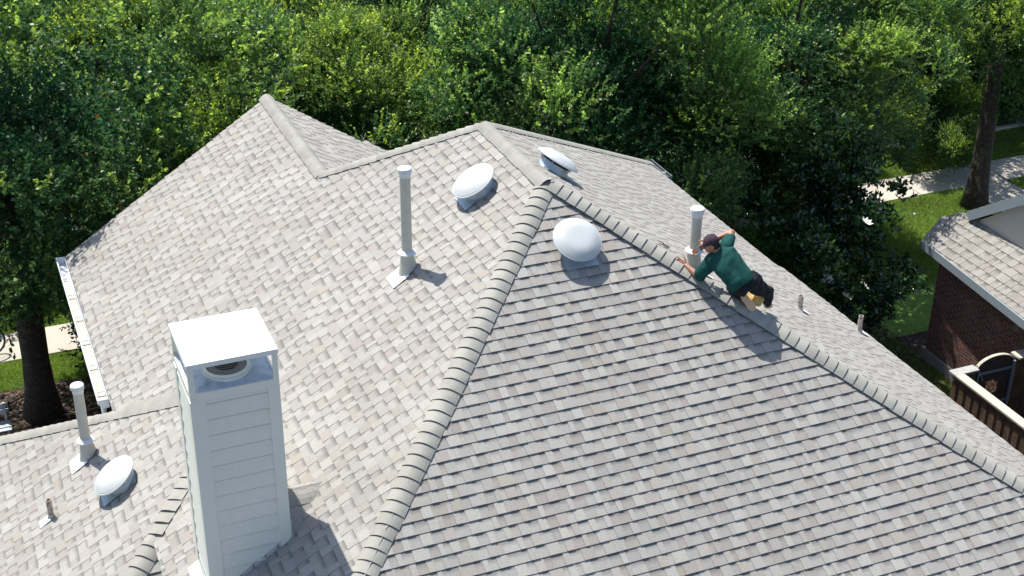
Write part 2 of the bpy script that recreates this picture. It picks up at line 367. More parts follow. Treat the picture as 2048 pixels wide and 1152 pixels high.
TREES = [
 # x, y, top z, variant, scale, rot, r0, label
 (-5.87, 12.5, .95, 0, (1.35, 1.33, 1.20), .3, .31, 'dark thick trunked shade tree standing in the mulch bed at far left', (-.1, -.5)),
 (1.0, 14.6, -2.6, 1, (1.05, 1.0, .95), 1.2, .24, 'low shade tree right behind the tallest gable peak', (0, 0)),
 (6.6, 12.6, -.6, 2, (1.15, 1.05, 1.15), 2.0, .25, 'bright tipped shade tree behind the valley between the two gables', (0, 0)),
 (12.4, 12.9, -1.5, 0, (1.1, .95, .82), 3.6, .25, 'shade tree behind the right roof slope hiding the street', (0, 0)),
 (19.4, 13.8, -1.2, 1, (1.1, .8, .95), 4.4, .29, 'shade tree with a bare dark trunk beside the neighbouring roof', (1.9, 2.7)),
 (13.4, 15.4, -3.0, 2, (.8, .7, .85), 5.2, .22, 'shade tree over the sidewalk left of the bare trunk', (0, 0)),
 (-1.2, 16.4, -3.0, 2, (.85, .8, .9), 3.2, .22, 'low shade tree behind the left gable rake', (0, 0)),
 (8.6, 16.8, -3.4, 1, (1.1, .9, .9), .4, .22, 'low shade tree behind the ridge over the street', (0, 0)),
 (-12.6, 20.3, -1.5, 2, (1.2, 1.0, 1.1), .8, .25, 'kerbside shade tree beyond the far left of the picture', (0, 0)), (-1.4, 20.2, -1.6, 1, (1.0, .95, 1.05), 2.9, .25, 'kerbside shade tree behind the far left tree', (0, 0)),
 (4.4, 20.2, -2.3, 0, (1.0, .95, 1.0), 5.1, .25, 'kerbside shade tree just right of the brick wall seen through leaves', (0, 0)),
 (10.2, 20.2, -1.2, 2, (1.15, 1.0, 1.15), .2, .25, 'kerbside shade tree in the middle of the row', (0, 0)),
 (17.2, 21.0, -1.8, 1, (1.2, .8, 1.1), 1.9, .25, 'kerbside shade tree right of the middle of the row', (0, 2.0)),
 (23.2, 20.9, -1.3, 0, (1.2, .9, 1.16), 4.0, .25, 'kerbside shade tree behind the bare trunk', (.5, 1.8)),
 (26.4, 19.6, -2.0, 1, (1.15, .8, 1.12), 1.1, .22, 'kerbside shade tree right of the bare trunk', (0, 1.8)),
 (29.5, 20.4, -1.5, 2, (1.15, 1.0, 1.1), 5.5, .25, 'kerbside shade tree in the top right corner', (0, 0)),
 (-7.0, 30, -1.0, 1, (1.2, 1.1, 1.2), 1.0, .25, 'tall tree across the street in the top left corner', (0, 0)),
 (-0.6, 31.5, -2.0, 0, (.9, 1.0, 1.0), 3.3, .25, 'tree across the street left of the brick wall', (0, 0)),
 (8.8, 30, -1.5, 2, (1.1, 1.0, 1.1), 2.2, .25, 'tree across the street right of the brick wall', (0, 0)),
 (15.5, 30.5, -1.5, 0, (1.15, 1.1, 1.15), 4.9, .25, 'tree across the street above the middle vent', (0, 0)),
 (22.5, 29.3, -1.5, 1, (1.25, 1.1, 1.25), .6, .25, 'tree across the street at the top right', (0, 0)),
 (29.5, 30.5, -1.2, 2, (1.2, 1.1, 1.2), 3.9, .25, 'tree across the street in the far top right corner', (0, 0)),
]
for (px, py, y, top, v, s_, rot, lb) in ((45, 440, 19.4, None, 1, (.8, .6, .6), .4, 'low leafy tree across the sidewalk behind the left trunk'),
        (200, 330, 20.4, None, 0, (.8, .6, .6), 3.4, 'low leafy tree across the sidewalk behind the left gable rake'),
        (1855, 215, 22.5, -5.2, 0, (.95, .6, .6), 1.4, 'small understorey tree left of the bare trunk hiding the street'),
        (1660, 280, 21.5, -6.2, 1, (.85, .55, .5), 2.8, 'small understorey tree above the magnolia hiding the street'),
        (1880, 232, 16.9, None, 1, (.62, .42, .40), .9, 'low leafy understorey tree just left of the bare trunk'),
        (2052, 165, 19.0, None, 0, (.6, .45, .46), 2.2, 'low leafy understorey tree at the right edge of the picture'),
        (1985, 150, 20.8, -4.4, 2, (.85, .7, .62), 4.0, 'small understorey tree right of the bare trunk hiding the street'),
        (1560, 300, 15.2, -5.4, 0, (.62, .55, .5), 5.0, 'small understorey tree above the far right eave')):
    p = atx(px, py, y=y); top = top if top else p.z+3.0*s_[2]; TREES.append((p.x, y, top, v, s_, rot, .12, lb, (0, 0)))
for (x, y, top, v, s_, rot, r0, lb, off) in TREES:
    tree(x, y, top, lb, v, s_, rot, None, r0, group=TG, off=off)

# magnolia-like dark shrub with white flowers, loose light green shrub, small bush
def bush(x, y, rx, ry, rz, label, name, nclump, nshoot, nleaf, L, W, dark, light, seed, cat='shrub', trans=None, rough=None, zoff=0):
    root = empty(name, (x, y, GZ), label, cat)
    me, cc, cr = crown_mesh('crown', rx, ry, rz, nclump, nshoot, nleaf, L, W, dark, light, (.3, .6), (.15, .4), seed)
    if rough: me.materials.clear(); me.materials.append(leafmat('glossy_leaves', .12, .22, .7))
    o = bpy.data.objects.new('crown', me); col.objects.link(o); o.parent = root; o.location = (0, 0, rz+zoff)
    b = MB(); rr = random.Random(seed)
    for k in range(6):
        tg = Vector(cc[rr.randrange(len(cc))])+Vector((0, 0, rz+zoff))
        b.tube([(rr.uniform(-.1, .1), rr.uniform(-.1, .1), -.1), tg*.4+Vector((0, 0, .2)), tg], [.05, .035, .012], 6)
    b.build('stem', M_bark, root)
    return root, cc, cr
mag, cc, cr = bush(11.2, 9.3, 1.9, 1.9, 2.4, 'dark glossy leaved magnolia with white flowers beside the brick wall', 'magnolia', 60, 1700, 13, .14, .065, (.014, .045, .016), (.05, .12, .025), 51, 'tree', rough=1)
M_petal = mat('petal', (.75, .73, .66), .6)
def flower(p, s, rr, parent):
    b = MB()
    for k in range(7):
        a = 6.28*k/7+rr.uniform(-.2, .2); d = Vector((math.cos(a), math.sin(a), .25)); n = Vector((-math.sin(a), math.cos(a), 0))
        b.face([(0, 0, 0), d*s*.55+n*s*.28, d*s+Vector((0, 0, .02)), d*s*.55-n*s*.28])
    b.lathe([(.0, .05), (s*.14, .03), (s*.14, 0)], n=8)
    o = b.build('flower', M_petal, parent); o.location = p; o.rotation_euler = (rr.uniform(.2, .9), rr.uniform(-.4, .4), rr.uniform(0, 6)); return o
rr = random.Random(5)
for (px, py) in ((1656, 557), (1730, 573), (1692, 593), (1733, 445), (1797, 552), (1836, 586), (1826, 430)):
    # flowers sit on the camera side of the crown
    v = ray(px, py); best = None
    for k in range(200):
        p = CAM+v*(24+k*.06); q = (p-Vector((11.2, 9.3, GZ+2.4)))
        r = (q.x/2.0)**2+(q.y/2.0)**2+(q.z/2.5)**2
        if best is None or r < best[0]: best = (r, p)
        if r < .95: best = (r, p); break
    flower(best[1]-Vector((11.2, 9.3, GZ)), rr.uniform(.10, .15), rr, mag)
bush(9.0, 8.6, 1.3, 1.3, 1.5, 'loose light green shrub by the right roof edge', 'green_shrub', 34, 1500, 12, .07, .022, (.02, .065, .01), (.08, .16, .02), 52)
bush(12.2, 11.6, 1.6, 1.5, 1.5, 'round green shrub behind the magnolia', 'round_shrub', 34, 1300, 12, .07, .035, (.015, .05, .012), (.06, .12, .02), 53)
bush(-4.25, 14.5, .8, .7, 1.35, 'small dark leafy shrub beside the gutter', 'small_shrub', 30, 900, 11, .085, .05, (.012, .035, .012), (.03, .075, .02), 54)
bush(4.2, 10.5, 1.6, 1.2, 1.6, 'dark evergreen shrub behind the hidden gable slope', 'evergreen_shrub', 34, 1300, 12, .07, .035, (.012, .04, .012), (.04, .09, .02), 55)
bush(8.2, 12.0, 1.6, 1.4, 1.7, 'dark shrub beside the far right gutter', 'dark_shrub', 34, 1400, 12, .07, .035, (.012, .04, .012), (.05, .10, .02), 56)
bush(14.6, 16.9, 1.1, .7, .9, 'low rounded shrub by the sidewalk under the trees', 'low_shrub', 22, 700, 11, .06, .03, (.015, .05, .012), (.05, .12, .02), 57)

# ------------------------------------------------------------------ the main house
def wmat(o):
    m = Matrix.LocRotScale(o.location, o.rotation_euler, o.scale)
    return (wmat(o.parent) @ o.matrix_parent_inverse @ m) if o.parent else m
def under(o, parent):
    o.parent = parent; o.matrix_parent_inverse = wmat(parent).inverted(); return o

def clip(poly, conv):
    """clip 2-D polygon by a convex counter-clockwise polygon"""
    out = poly
    for i in range(len(conv)):
        a = conv[i]; b_ = conv[(i+1) % len(conv)]; ex, ey = b_[0]-a[0], b_[1]-a[1]; inp = out; out = []
        if not inp: return []
        def side(p): return ex*(p[1]-a[1])-ey*(p[0]-a[0])
        for k in range(len(inp)):
            p, q = inp[k], inp[(k+1) % len(inp)]; sp, sq = side(p), side(q)
            if sp >= 0: out.append(p)
            if (sp >= 0) != (sq >= 0):
                t = sp/(sp-sq); out.append((p[0]+(q[0]-p[0])*t, p[1]+(q[1]-p[1])*t))
    return out
def ccw(p):
    a = sum(p[i][0]*p[(i+1) % len(p)][1]-p[(i+1) % len(p)][0]*p[i][1] for i in range(len(p)))
    return p if a > 0 else p[::-1]
def shingles(b, pieces, zf, U, V, e=.143, rr=None, tone=1.0, hi=.018, lo=.010, v0=None):
    """pieces: convex plan polygons [(x,y)..]; zf(x,y): height; U course direction, V upslope (unit, 3-D)"""
    U = Vector(U); V = Vector(V).normalized(); N = U.cross(V)
    if N.z < 0: N = -N
    P3 = [[Vector((x, y, zf(x, y))) for x, y in pc] for pc in pieces]
    O = P3[0][0]
    uv = [ccw([((p-O).dot(U), (p-O).dot(V)) for p in pc]) for pc in P3]
    vmin = min(p[1] for q in uv for p in q); vmax = max(p[1] for q in uv for p in q)
    v = vmin if v0 is None else v0
    while v < vmax:
        umin = min(p[0] for q in uv for p in q) - rr.uniform(0, .3); umax = max(p[0] for q in uv for p in q)
        u = umin; lev = 0; dv = rr.uniform(-.002, .002)
        nextj = u + rr.uniform(.2, .9)
        while u < umax:
            wd = rr.choice([.06, .08, .10, .115, .13, .16])*rr.uniform(.9, 1.1)
            lev = 1-lev if rr.random() < .86 else lev
            q = rr.random()
            base = (.362, .348, .316) if q < .42 else (.332, .317, .289) if q < .74 else (.325, .298, .268) if q < .96 else (.33, .305, .26)
            k = rr.uniform(1.0, 1.11)*tone; base = tuple(c*k for c in base)
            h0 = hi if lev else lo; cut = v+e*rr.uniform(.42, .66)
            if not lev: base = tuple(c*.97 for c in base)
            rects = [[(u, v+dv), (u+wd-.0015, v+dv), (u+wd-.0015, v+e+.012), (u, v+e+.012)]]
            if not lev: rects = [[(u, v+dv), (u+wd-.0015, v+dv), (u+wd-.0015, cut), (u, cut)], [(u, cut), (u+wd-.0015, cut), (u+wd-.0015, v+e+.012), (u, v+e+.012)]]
            for ri, rect in enumerate(rects):
              for cv in uv:
                pl = clip(rect, cv)
                if len(pl) < 3: continue
                top = []; cs = []
                for (pu, pv) in pl:
                    t = max(0, min(1, (pv-v)/e)); top.append(O+U*pu+V*pv+N*(h0*(1-t)+.001))
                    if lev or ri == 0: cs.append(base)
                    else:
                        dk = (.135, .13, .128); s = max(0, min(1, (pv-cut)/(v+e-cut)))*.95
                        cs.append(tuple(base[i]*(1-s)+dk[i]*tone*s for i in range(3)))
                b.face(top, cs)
                bot = [p-N*.014 for p in top]; n = len(pl)
                for i in range(n):
                    a1, a2 = pl[i], pl[(i+1) % n]
                    if a1[1] > v+e*.9 and a2[1] > v+e*.9: continue
                    if ri == 1 and a1[1] < cut+1e-4 and a2[1] < cut+1e-4: continue
                    if len(rects) == 2 and ri == 0 and a1[1] > cut-1e-4 and a2[1] > cut-1e-4: continue
                    j = (i+1) % n
                    b.face((bot[i], bot[j], top[j], top[i]), tuple(c*.8 for c in base))
            u += wd
        v += e
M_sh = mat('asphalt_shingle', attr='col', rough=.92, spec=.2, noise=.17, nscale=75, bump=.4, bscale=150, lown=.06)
M_deck = mat('roof_deck', (.07, .06, .05), .9)
M_white = mat('white_trim', (.72, .73, .72), .5, noise=.03, nscale=8)
M_brick = brickmat('red_brick', (.17, .055, .036), (.095, .035, .026), (.27, .245, .22))
s_ = math.sqrt(1+T*T)
house = empty('house', (0, 0, GZ), 'two storey house with pale grey shingled hip roof, white siding chimney and metal vents', 'house')
rr = random.Random(42)
b = MB()
zA = lambda x, y: T*x
zB = lambda x, y: T*y
zC = lambda x, y: -T*x
RX = -1.79; PY2 = 3.84; PY3 = 2.05; GY = 7.18
pcA = [[(-5.27, -5.4), (RX, RX), (RX, GY), (-5.27, GY)], [(RX, RX), (0, 0), (0, PY3), (RX, PY2)], [(-5.27, -.72), (-5.27, 2.19), (-9.3, 6.22), (-9.3, -4.75)]]
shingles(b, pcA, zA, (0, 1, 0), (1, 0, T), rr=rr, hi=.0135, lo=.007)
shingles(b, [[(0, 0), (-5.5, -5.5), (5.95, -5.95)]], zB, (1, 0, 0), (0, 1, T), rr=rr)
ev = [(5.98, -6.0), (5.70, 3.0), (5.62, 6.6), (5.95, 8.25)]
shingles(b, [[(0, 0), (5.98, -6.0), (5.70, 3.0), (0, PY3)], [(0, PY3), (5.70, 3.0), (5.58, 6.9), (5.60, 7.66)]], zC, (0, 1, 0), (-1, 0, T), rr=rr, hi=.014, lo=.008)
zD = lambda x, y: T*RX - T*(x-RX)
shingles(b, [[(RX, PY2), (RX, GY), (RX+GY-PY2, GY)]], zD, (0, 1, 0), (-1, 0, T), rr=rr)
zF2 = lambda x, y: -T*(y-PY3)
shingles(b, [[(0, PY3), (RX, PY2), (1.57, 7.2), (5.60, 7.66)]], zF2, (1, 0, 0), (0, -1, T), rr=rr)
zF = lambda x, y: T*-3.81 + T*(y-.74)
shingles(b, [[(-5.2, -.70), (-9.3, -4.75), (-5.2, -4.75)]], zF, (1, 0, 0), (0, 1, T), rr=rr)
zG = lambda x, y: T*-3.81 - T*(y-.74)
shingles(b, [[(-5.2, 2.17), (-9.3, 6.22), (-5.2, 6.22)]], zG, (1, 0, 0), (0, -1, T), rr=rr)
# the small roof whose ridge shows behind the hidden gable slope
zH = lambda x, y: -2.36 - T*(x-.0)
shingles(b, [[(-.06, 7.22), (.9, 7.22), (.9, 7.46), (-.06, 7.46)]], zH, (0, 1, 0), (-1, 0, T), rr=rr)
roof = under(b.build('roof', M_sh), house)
# deck, fascia, soffits
b = MB()
def deck(pts, zf, n):
    n = Vector(n).normalized(); P = [Vector((x, y, zf(x, y)))-n*.016 for x, y in pts]; b.prism(P, -n*.05)
for pc in pcA: deck(pc, zA, (-T, 0, 1))
deck([(0, 0), (-5.5, -5.5), (5.95, -5.95)], zB, (0, -T, 1)); deck([(0, 0), (5.95, -5.97), (5.69, 3.0), (5.57, 6.9), (5.59, 7.65), (0, PY3)], zC, (T, 0, 1))
deck([(RX, PY2), (RX, GY), (RX+GY-PY2, GY)], zD, (T, 0, 1)); deck([(0, PY3), (RX, PY2), (1.57, 7.2), (5.60, 7.66)], zF2, (0, T, 1))
deck([(-5.2, -.70), (-9.3, -4.75), (-5.2, -4.75)], zF, (0, -T, 1)); deck([(-5.2, 2.17), (-9.3, 6.22), (-5.2, 6.22)], zG, (0, T, 1))
under(b.build('roof_deck', M_deck), roof)
b = MB()
zt = zA(-5.27, 0)-.03
b.box((-5.25, 2.3, zt-.2), (-5.22, 7.15, zt)); b.box((-5.25, -5.3, zt-.2), (-5.22, -.75, zt))
b.bar((-5.25, 7.16, zt-.09), (RX, 7.16, T*RX-.12), .03, .16); b.bar((RX, 7.16, T*RX-.12), (1.5, 7.16, zD(1.5, 0)-.12), .03, .16)
b.box((-9.3, -4.7, zA(-9.3, 0)-.25), (-9.27, 6.2, zA(-9.3, 0)-.05))
b.bar((5.92, -5.9, -3.99), (5.66, 3, -3.85), .03, .16); b.bar((5.66, 3, -3.85), (5.55, 7.6, -3.8), .03, .16)
b.box((-5.4, -5.5, zt-.23), (5.7, -5.47, zt-.03)); b.box((1.6, 7.72, -3.95), (5.6, 7.75, -3.8))
under(b.build('fascia', M_white), roof)
b = MB()
b.box((-4.9, -5.1, GZ), (5.45, 6.85, -3.62)); b.box((1.7, 6.85, GZ), (5.4, 7.4, -3.95)); b.box((-9.0, -4.4, GZ), (-4.9, 5.85, -6.3))
b.prism([(-5.0, 6.9, -3.62), (1.2, 6.9, -3.62), (RX, 6.9, T*RX-.25)], (0, -.15, 0)); b.box((-.2, 6.9, GZ), (.8, 7.4, -3.2))
wall = under(b.build('wall', M_brick, fix=True), house)
M_glass = mat('window_glass', (.03, .04, .05), .06, spec=.8)
for (x, y, z, ax) in ((5.45, -2, -6, 'x'), (5.45, 2.5, -6, 'x'), (-4.9, 4.3, -6, 'nx'), (-2.6, 6.85, -6, 'y'), (3.4, 7.4, -6.2, 'y')):
    f = MB(); g = MB()
    if ax in ('x', 'nx'):
        s = 1 if ax == 'x' else -1
        for a_, b_ in (((-.5, -.75), (-.44, .75)), ((.44, -.75), (.5, .75)), ((-.44, -.75), (.44, -.69)), ((-.44, .69), (.44, .75)), ((-.44, -.02), (.44, .02))):
            xs = sorted((x+s*.003, x+s*.04)); f.box((xs[0], y+a_[0], z+a_[1]), (xs[1], y+b_[0], z+b_[1]))
        xs = sorted((x+s*.003, x+s*.015)); g.box((xs[0], y-.44, z-.69), (xs[1], y+.44, z+.69))
    else:
        for a_, b_ in (((-.5, -.75), (-.44, .75)), ((.44, -.75), (.5, .75)), ((-.44, -.75), (.44, -.69)), ((-.44, .69), (.44, .75)), ((-.44, -.02), (.44, .02))):
            f.box((x+a_[0], y+.003, z+a_[1]), (x+b_[0], y+.04, z+b_[1]))
        g.box((x-.44, y+.003, z-.69), (x+.44, y+.015, z+.69))
    fo = under(f.build('window', M_white), wall); under(g.build('pane', M_glass), house).name = 'window_pane'

# --- hip and ridge caps
M_cap = mat('cap_shingle', attr='col', rough=.92, spec=.25, noise=.12, nscale=150, second=(.285, .278, .245), sscale=3.5, smix=.56, bump=.3, bscale=220)
def caps(name, lo, hi, n1, n2, side1, step=.145, w=.142, lift=.034, rr=rr, wob=0, length=None, parent=None, thin=0, smooth=False):
    lo = Vector(lo); hi = Vector(hi); L = (hi-lo); n = max(1, int(L.length/step)); l = L.normalized()
    n1 = Vector(n1).normalized(); n2 = Vector(n2).normalized(); d1 = n1.cross(l).normalized(); d1 = d1 if d1.dot(Vector(side1)) > 0 else -d1
    d2 = n2.cross(l).normalized(); d2 = d2 if d2.dot(Vector(side1)) < 0 else -d2
    N = (n1+n2).normalized(); b = MB(); S = 8
    for k in range(n):
        a = lo + L*(k/n); e_ = lo + L*min(1, (k+1.25)/n); g = rr.uniform(.9, 1.08); c = (.352*g, .341*g, .300*g)
        ww = w*rr.uniform(.96, 1.04); tw = rr.uniform(-wob, wob)*.5; tz = rr.uniform(0, wob)
        rows = []
        for (p, h, hs) in ((a, lift+tz, .024+tz*.6), (a.lerp(e_, .5), lift*.62+tz*.4, .019), (e_, .010, .013)):
            K = N*(1.9*h+.008) - (d1+d2)*(.46*ww); row = []
            for i in range(S+1):
                s = i/S; q = d1*ww*(1-s)**2 + K*(2*s*(1-s)) + d2*ww*s*s
                hh = hs*(abs(2*s-1)**2); row.append(p + q + (n1 if s < .5 else n2)*hh + l*tw*(s-.5))
            rows.append(row)
        for r0, r1 in zip(rows, rows[1:]):
            for i in range(S): b.face((r0[i], r0[i+1], r1[i+1], r1[i]), c)
        dn = -N*.006
        dark = (.12, .12, .115)
        # butt edge and long edges, a few millimetres thick
        for i in range(S): b.face((rows[0][i], rows[0][i+1], rows[0][i+1]+dn-l*.0, rows[0][i]+dn), dark); 
        for r0, r1 in zip(rows, rows[1:]):
            b.face((r0[0], r1[0], r1[0]+dn*1.6, r0[0]+dn*1.6), dark); b.face((r0[S], r1[S], r1[S]+dn*1.6, r0[S]+dn*1.6), dark)
        # underside so that light does not leak through
        for r0, r1 in zip(rows, rows[1:]):
            for i in range(S): b.face((r0[i]+dn, r1[i]+dn, r1[i+1]+dn, r0[i+1]+dn), dark)
    o = b.build(name, M_cap, merge=False); under(o, parent or roof); return o
A, B_, C_ = NA, NB, NC
P4 = Vector((0, 0, 0)); P3 = Vector((0, PY3, 0)); P2 = Vector((RX, PY2, T*RX)); P1 = Vector((RX, GY+.05, T*RX))
caps('hip_cap', (-5.4, -5.4, -5.4*T), (0, 0, .0), A, B_, (-1, 1, 0))
caps('hip_cap', (5.95, -5.95, -5.95*T), (.05, -.05, 0), B_, C_, (-1, -1, 0), step=.135)
caps('ridge_cap', P3, (0, .2, 0), A, C_, (-1, 0, 0), w=.135)
caps('ridge_cap', (0, -.06, 0.008), (0, .3, .018), A, C_, (-1, 0, 0), w=.15, step=.4, lift=.04)
caps('hip_cap', P2+Vector((-.02, .02, -.01)), P3, A, (0, T, 1), (-1, -1, 0), w=.12)
caps('ridge_cap', P1, P2, A, (T, 0, 1), (-1, 0, 0), w=.135)
caps('hip_cap', (5.60, 7.66, -T*5.60), P3, (T, 0, 1), (0, T, 1), (1, -1, 0), w=.13)
AP = Vector((-3.81, .74, T*-3.81))
X = Vector((-5.22, 2.15, T*-5.22)); caps('hip_cap', (-9.3, 6.23, T*-9.3), X, A, (0, T, 1), (-1, -1, 0), w=.13)
caps('hip_cap', X, (-4.2, 1.13, T*-4.2), A, A, (-1, -1, 0), w=.13)
X = Vector((-5.22, -.67, T*-5.22)); caps('hip_cap', (-9.3, -4.75, T*-9.3), X, A, (0, -T, 1), (-1, 1, 0), wob=.01)
caps('hip_cap', X, (-4.5, .05, T*-4.5), A, A, (-1, 1, 0), w=.14, wob=.022, step=.15)
caps('ridge_cap', (-.07, 7.46, -2.33), (-.07, 7.15, -2.33), A, C_, (-1, 0, 0), w=.12)

# --- gutters
M_gut = mat('gutter_metal', (.76, .78, .80), .35, noise=.05, nscale=5)
M_grit = mat('roof_grit', (.47, .455, .41), .95, noise=.12, nscale=30, second=(.42, .40, .36), sscale=3)
def gutter(p0, p1, out, depth=.12, wid=.14, hang=.75, grit=(0, 1), gm=None):
    p0 = Vector(p0); p1 = Vector(p1); out = Vector(out).normalized(); up = Vector((0, 0, 1)); l = (p1-p0); Lh = l.length; l.normalize(); b = MB()
    prof = [(.004, 0), (.004, -depth), (wid*.72, -depth), (wid*.86, -depth*.55), (wid, -depth*.45), (wid, .004), (wid-.018, .004), (wid-.018, -.008)]
    inner = [(wid-.010, -.008), (wid-.010, -depth*.42), (wid*.84, -depth*.52), (wid*.69, -depth+.008), (.010, -depth+.008), (.010, 0)]
    pf = prof+inner
    for s in range(len(pf)):
        a, c = pf[s], pf[(s+1) % len(pf)]
        b.face([p0+out*a[0]+up*a[1], p0+out*c[0]+up*c[1], p1+out*c[0]+up*c[1], p1+out*a[0]+up*a[1]])
    for p, sgn in ((p0, -1), (p1, 1)):
        b.prism([p+out*a+up*z for a, z in ((0, .004), (0, -depth), (wid*.72, -depth), (wid*.86, -depth*.55), (wid, -depth*.45), (wid, .004))], l*sgn*.006)
    g = under(b.build('gutter', gm or M_gut, fix=True), house)
    k = .25
    while k < Lh-.1:
        q = MB(); c = p0+l*k; q.bar(c+out*.005+up*-.012, c+out*(wid-.012)+up*-.012, .018, .012); under(q.build('hanger', M_gut), g); k += hang
    if grit:
        q = MB(); a = p0+l*Lh*grit[0]; c = p0+l*Lh*grit[1]; rr = random.Random(4); n = 30; z = -depth+.055
        for i in range(n):
            A1 = a.lerp(c, i/n); A2 = a.lerp(c, (i+1)/n); h1 = rr.uniform(-.012, .012)
            q.face([A1+out*.012+up*z, A1+out*(wid-.022)+up*z, A2+out*(wid-.022)+up*z, A2+out*.012+up*z])
        under(q.build('grit', M_grit), g)
    return g
ge = zA(-5.27, 0)+.012
gutter((-5.28, 2.58, ge), (-5.28, 7.16, ge), (-1, 0, 0), grit=(0, .78), depth=.13, wid=.15)
gutter((5.64, 7.0, -3.70), (5.70, 7.95, -3.74), (1, -.05, 0), grit=None, wid=.12, gm=mat('shade_dark_gutter', (.16, .18, .19), .5))  # tree shade on this gutter is put into its darker metal colour
b = MB(); b.tube([(-5.35, 2.72, ge-.12), (-5.35, 2.72, ge-.35), (-5.0, 2.72, ge-.6), (-4.97, 2.72, ge-1.0), (-4.97, 2.72, GZ+.1)], .04, 8); under(b.build('downspout', M_gut, smooth=True), house)

# --- roof vents
M_vent = mat('vent_enamel', (.52, .54, .53), .62, noise=.03, nscale=12)
M_vent2 = mat('vent_galvanised', (.42, .50, .56), .4, metal=.35, noise=.1, nscale=10)
M_dark = mat('dark_gap', (.012, .012, .013), .8)
def frame(n, down):
    N = Vector(n).normalized(); D = Vector(down).normalized(); D = (D-N*D.dot(N)).normalized(); X = D.cross(N); return Matrix((X, D, N)).transposed().to_4x4()
def vent(px, py, n, down, label, h=.205):
    N = Vector(n).normalized(); p = on(px, py, n, h*Vector(n).length) - N*h
    M = frame(n, down); M.translation = p
    b = MB()
    b.lathe([(r_, h_+.055) for r_, h_ in ((0, .183), (.10, .183), (.150, .181), (.185, .175), (.228, .158), (.262, .137), (.280, .126), (.284, .119), (.296, .116), (.303, .108), (.303, .100), (.296, .094), (.282, .094), (.26, .112), (.0, .15))], M, n=56)
    v = under(b.build('roof_vent', M_vent, smooth=False), house); smoothed(v, 28); v['label'] = label
    b = MB(); b.lathe([(.215, .004), (.205, .02), (.20, .105), (.207, .108), (.207, .113), (.19, .113), (.19, .01)], M, n=40); o = under(b.build('vent_collar', M_vent2), v); smoothed(o, 30)
    b = MB(); b.lathe([(.165, .01), (.165, .19)], M, n=28); under(b.build('vent_screen', M_dark), v)
    for k in range(6):
        b = MB(); a = 6.283*k/6+.3; c = Vector((math.cos(a), math.sin(a), 0)); b.bar(M @ (c*.21+Vector((0, 0, .08))), M @ (c*.25+Vector((0, 0, .165))), .02, .006); under(b.build('bracket', M_vent2), v)
    b = MB(); b.box((-.21, -.2, .019), (.21, .31, .023), M=M); under(b.build('flange', M_vent2), v)
    return v
vent(942, 357, NA, (-1, 0, -T), 'round vent on the left slope near the tall pipe')
vent(1157, 475, NB, (0, -1, -T), 'round vent on the shaded front slope')
vent(1120, 314, NC, (1, 0, -T), 'round vent behind the ridge seen edge on')
vent(222, 947, NA, (-1, 0, -T), 'round vent at the lower left beside the short pipe')

# --- vent pipes
M_pipe = mat('pipe_paint', (.50, .49, .43), .5, noise=.08, nscale=9)
M_pcap = mat('pipe_cap', (.66, .69, .70), .35)
M_flash = mat('white_flashing', (.86, .86, .84), .35)
def pipe(px, py, n, down, ztop, label, r=.066, zc=.26, slope_boot=True):
    p = on(px, py, n); N = Vector(n).normalized(); b = MB()
    b.tube([(p.x, p.y, p.z-.02), (p.x, p.y, ztop-.06)], r, 24)
    o = under(b.build('vent_pipe', M_pipe), house); smoothed(o, 40); o['label'] = label
    b = MB(); M = Matrix.Translation((p.x, p.y, ztop))
    b.lathe([(.0, .0), (.07, -.002), (.083, -.008), (.087, -.018), (.084, -.026), (.088, -.03), (.088, -.042), (.083, -.048), (.086, -.053), (.086, -.064), (.078, -.07), (.072, -.078), (.072, -.12), (.066, -.122)], M, n=36)
    c = under(b.build('pipe_cap', M_pcap), o); smoothed(c, 40)
    b = MB(); M = Matrix.Translation((p.x, p.y, p.z+zc))
    b.lathe([(r+.001, .03), (r+.012, .026), (.108, .004), (.118, -.004), (.116, -.012), (.1, -.008), (r+.002, .0)], M, n=36); c = under(b.build('storm_collar', M_pcap), o); smoothed(c, 40)
    # conical boot that follows the slope
    b = MB(); n_ = 28; top = []; bot = []; D = Vector(down).normalized()
    for k in range(n_):
        a = 6.2832*k/n_; c_, s_2 = math.cos(a), math.sin(a); x, y = p.x+c_*.115, p.y+s_2*.115
        zb = (Vector(n).dot(p)-n[0]*x-n[1]*y)/n[2]; bot.append(Vector((x, y, zb+.022))); top.append(Vector((p.x+c_*(r+.006), p.y+s_2*(r+.006), p.z+zc-.01)))
    for k in range(n_):
        j = (k+1) % n_; b.face((bot[k], bot[j], top[j], top[k]))
    b.face(top); bo = under(b.build('pipe_boot', M_pipe, merge=True), o); smoothed(bo, 50)
    M = frame(n, down); M.translation = p
    b = MB(); b.box((-.15, .02, .019), (.15, .27, .0235), M=M); under(b.build('flashing', M_flash), o)
    return o
pipe(815, 541, NA, (-1, 0, -T), .285, 'tall vent pipe on the left slope')
pipe(176, 912, NA, (-1, 0, -T), -2.63, 'vent pipe at the lower left')
pipe(1386, 537, NC, (1, 0, -T), -.20, 'vent pipe behind the hip beside the man')
M_rust = mat('peeling_pipe', (.58, .54, .47), .7, second=(.20, .10, .055), sscale=22, smix=.52)
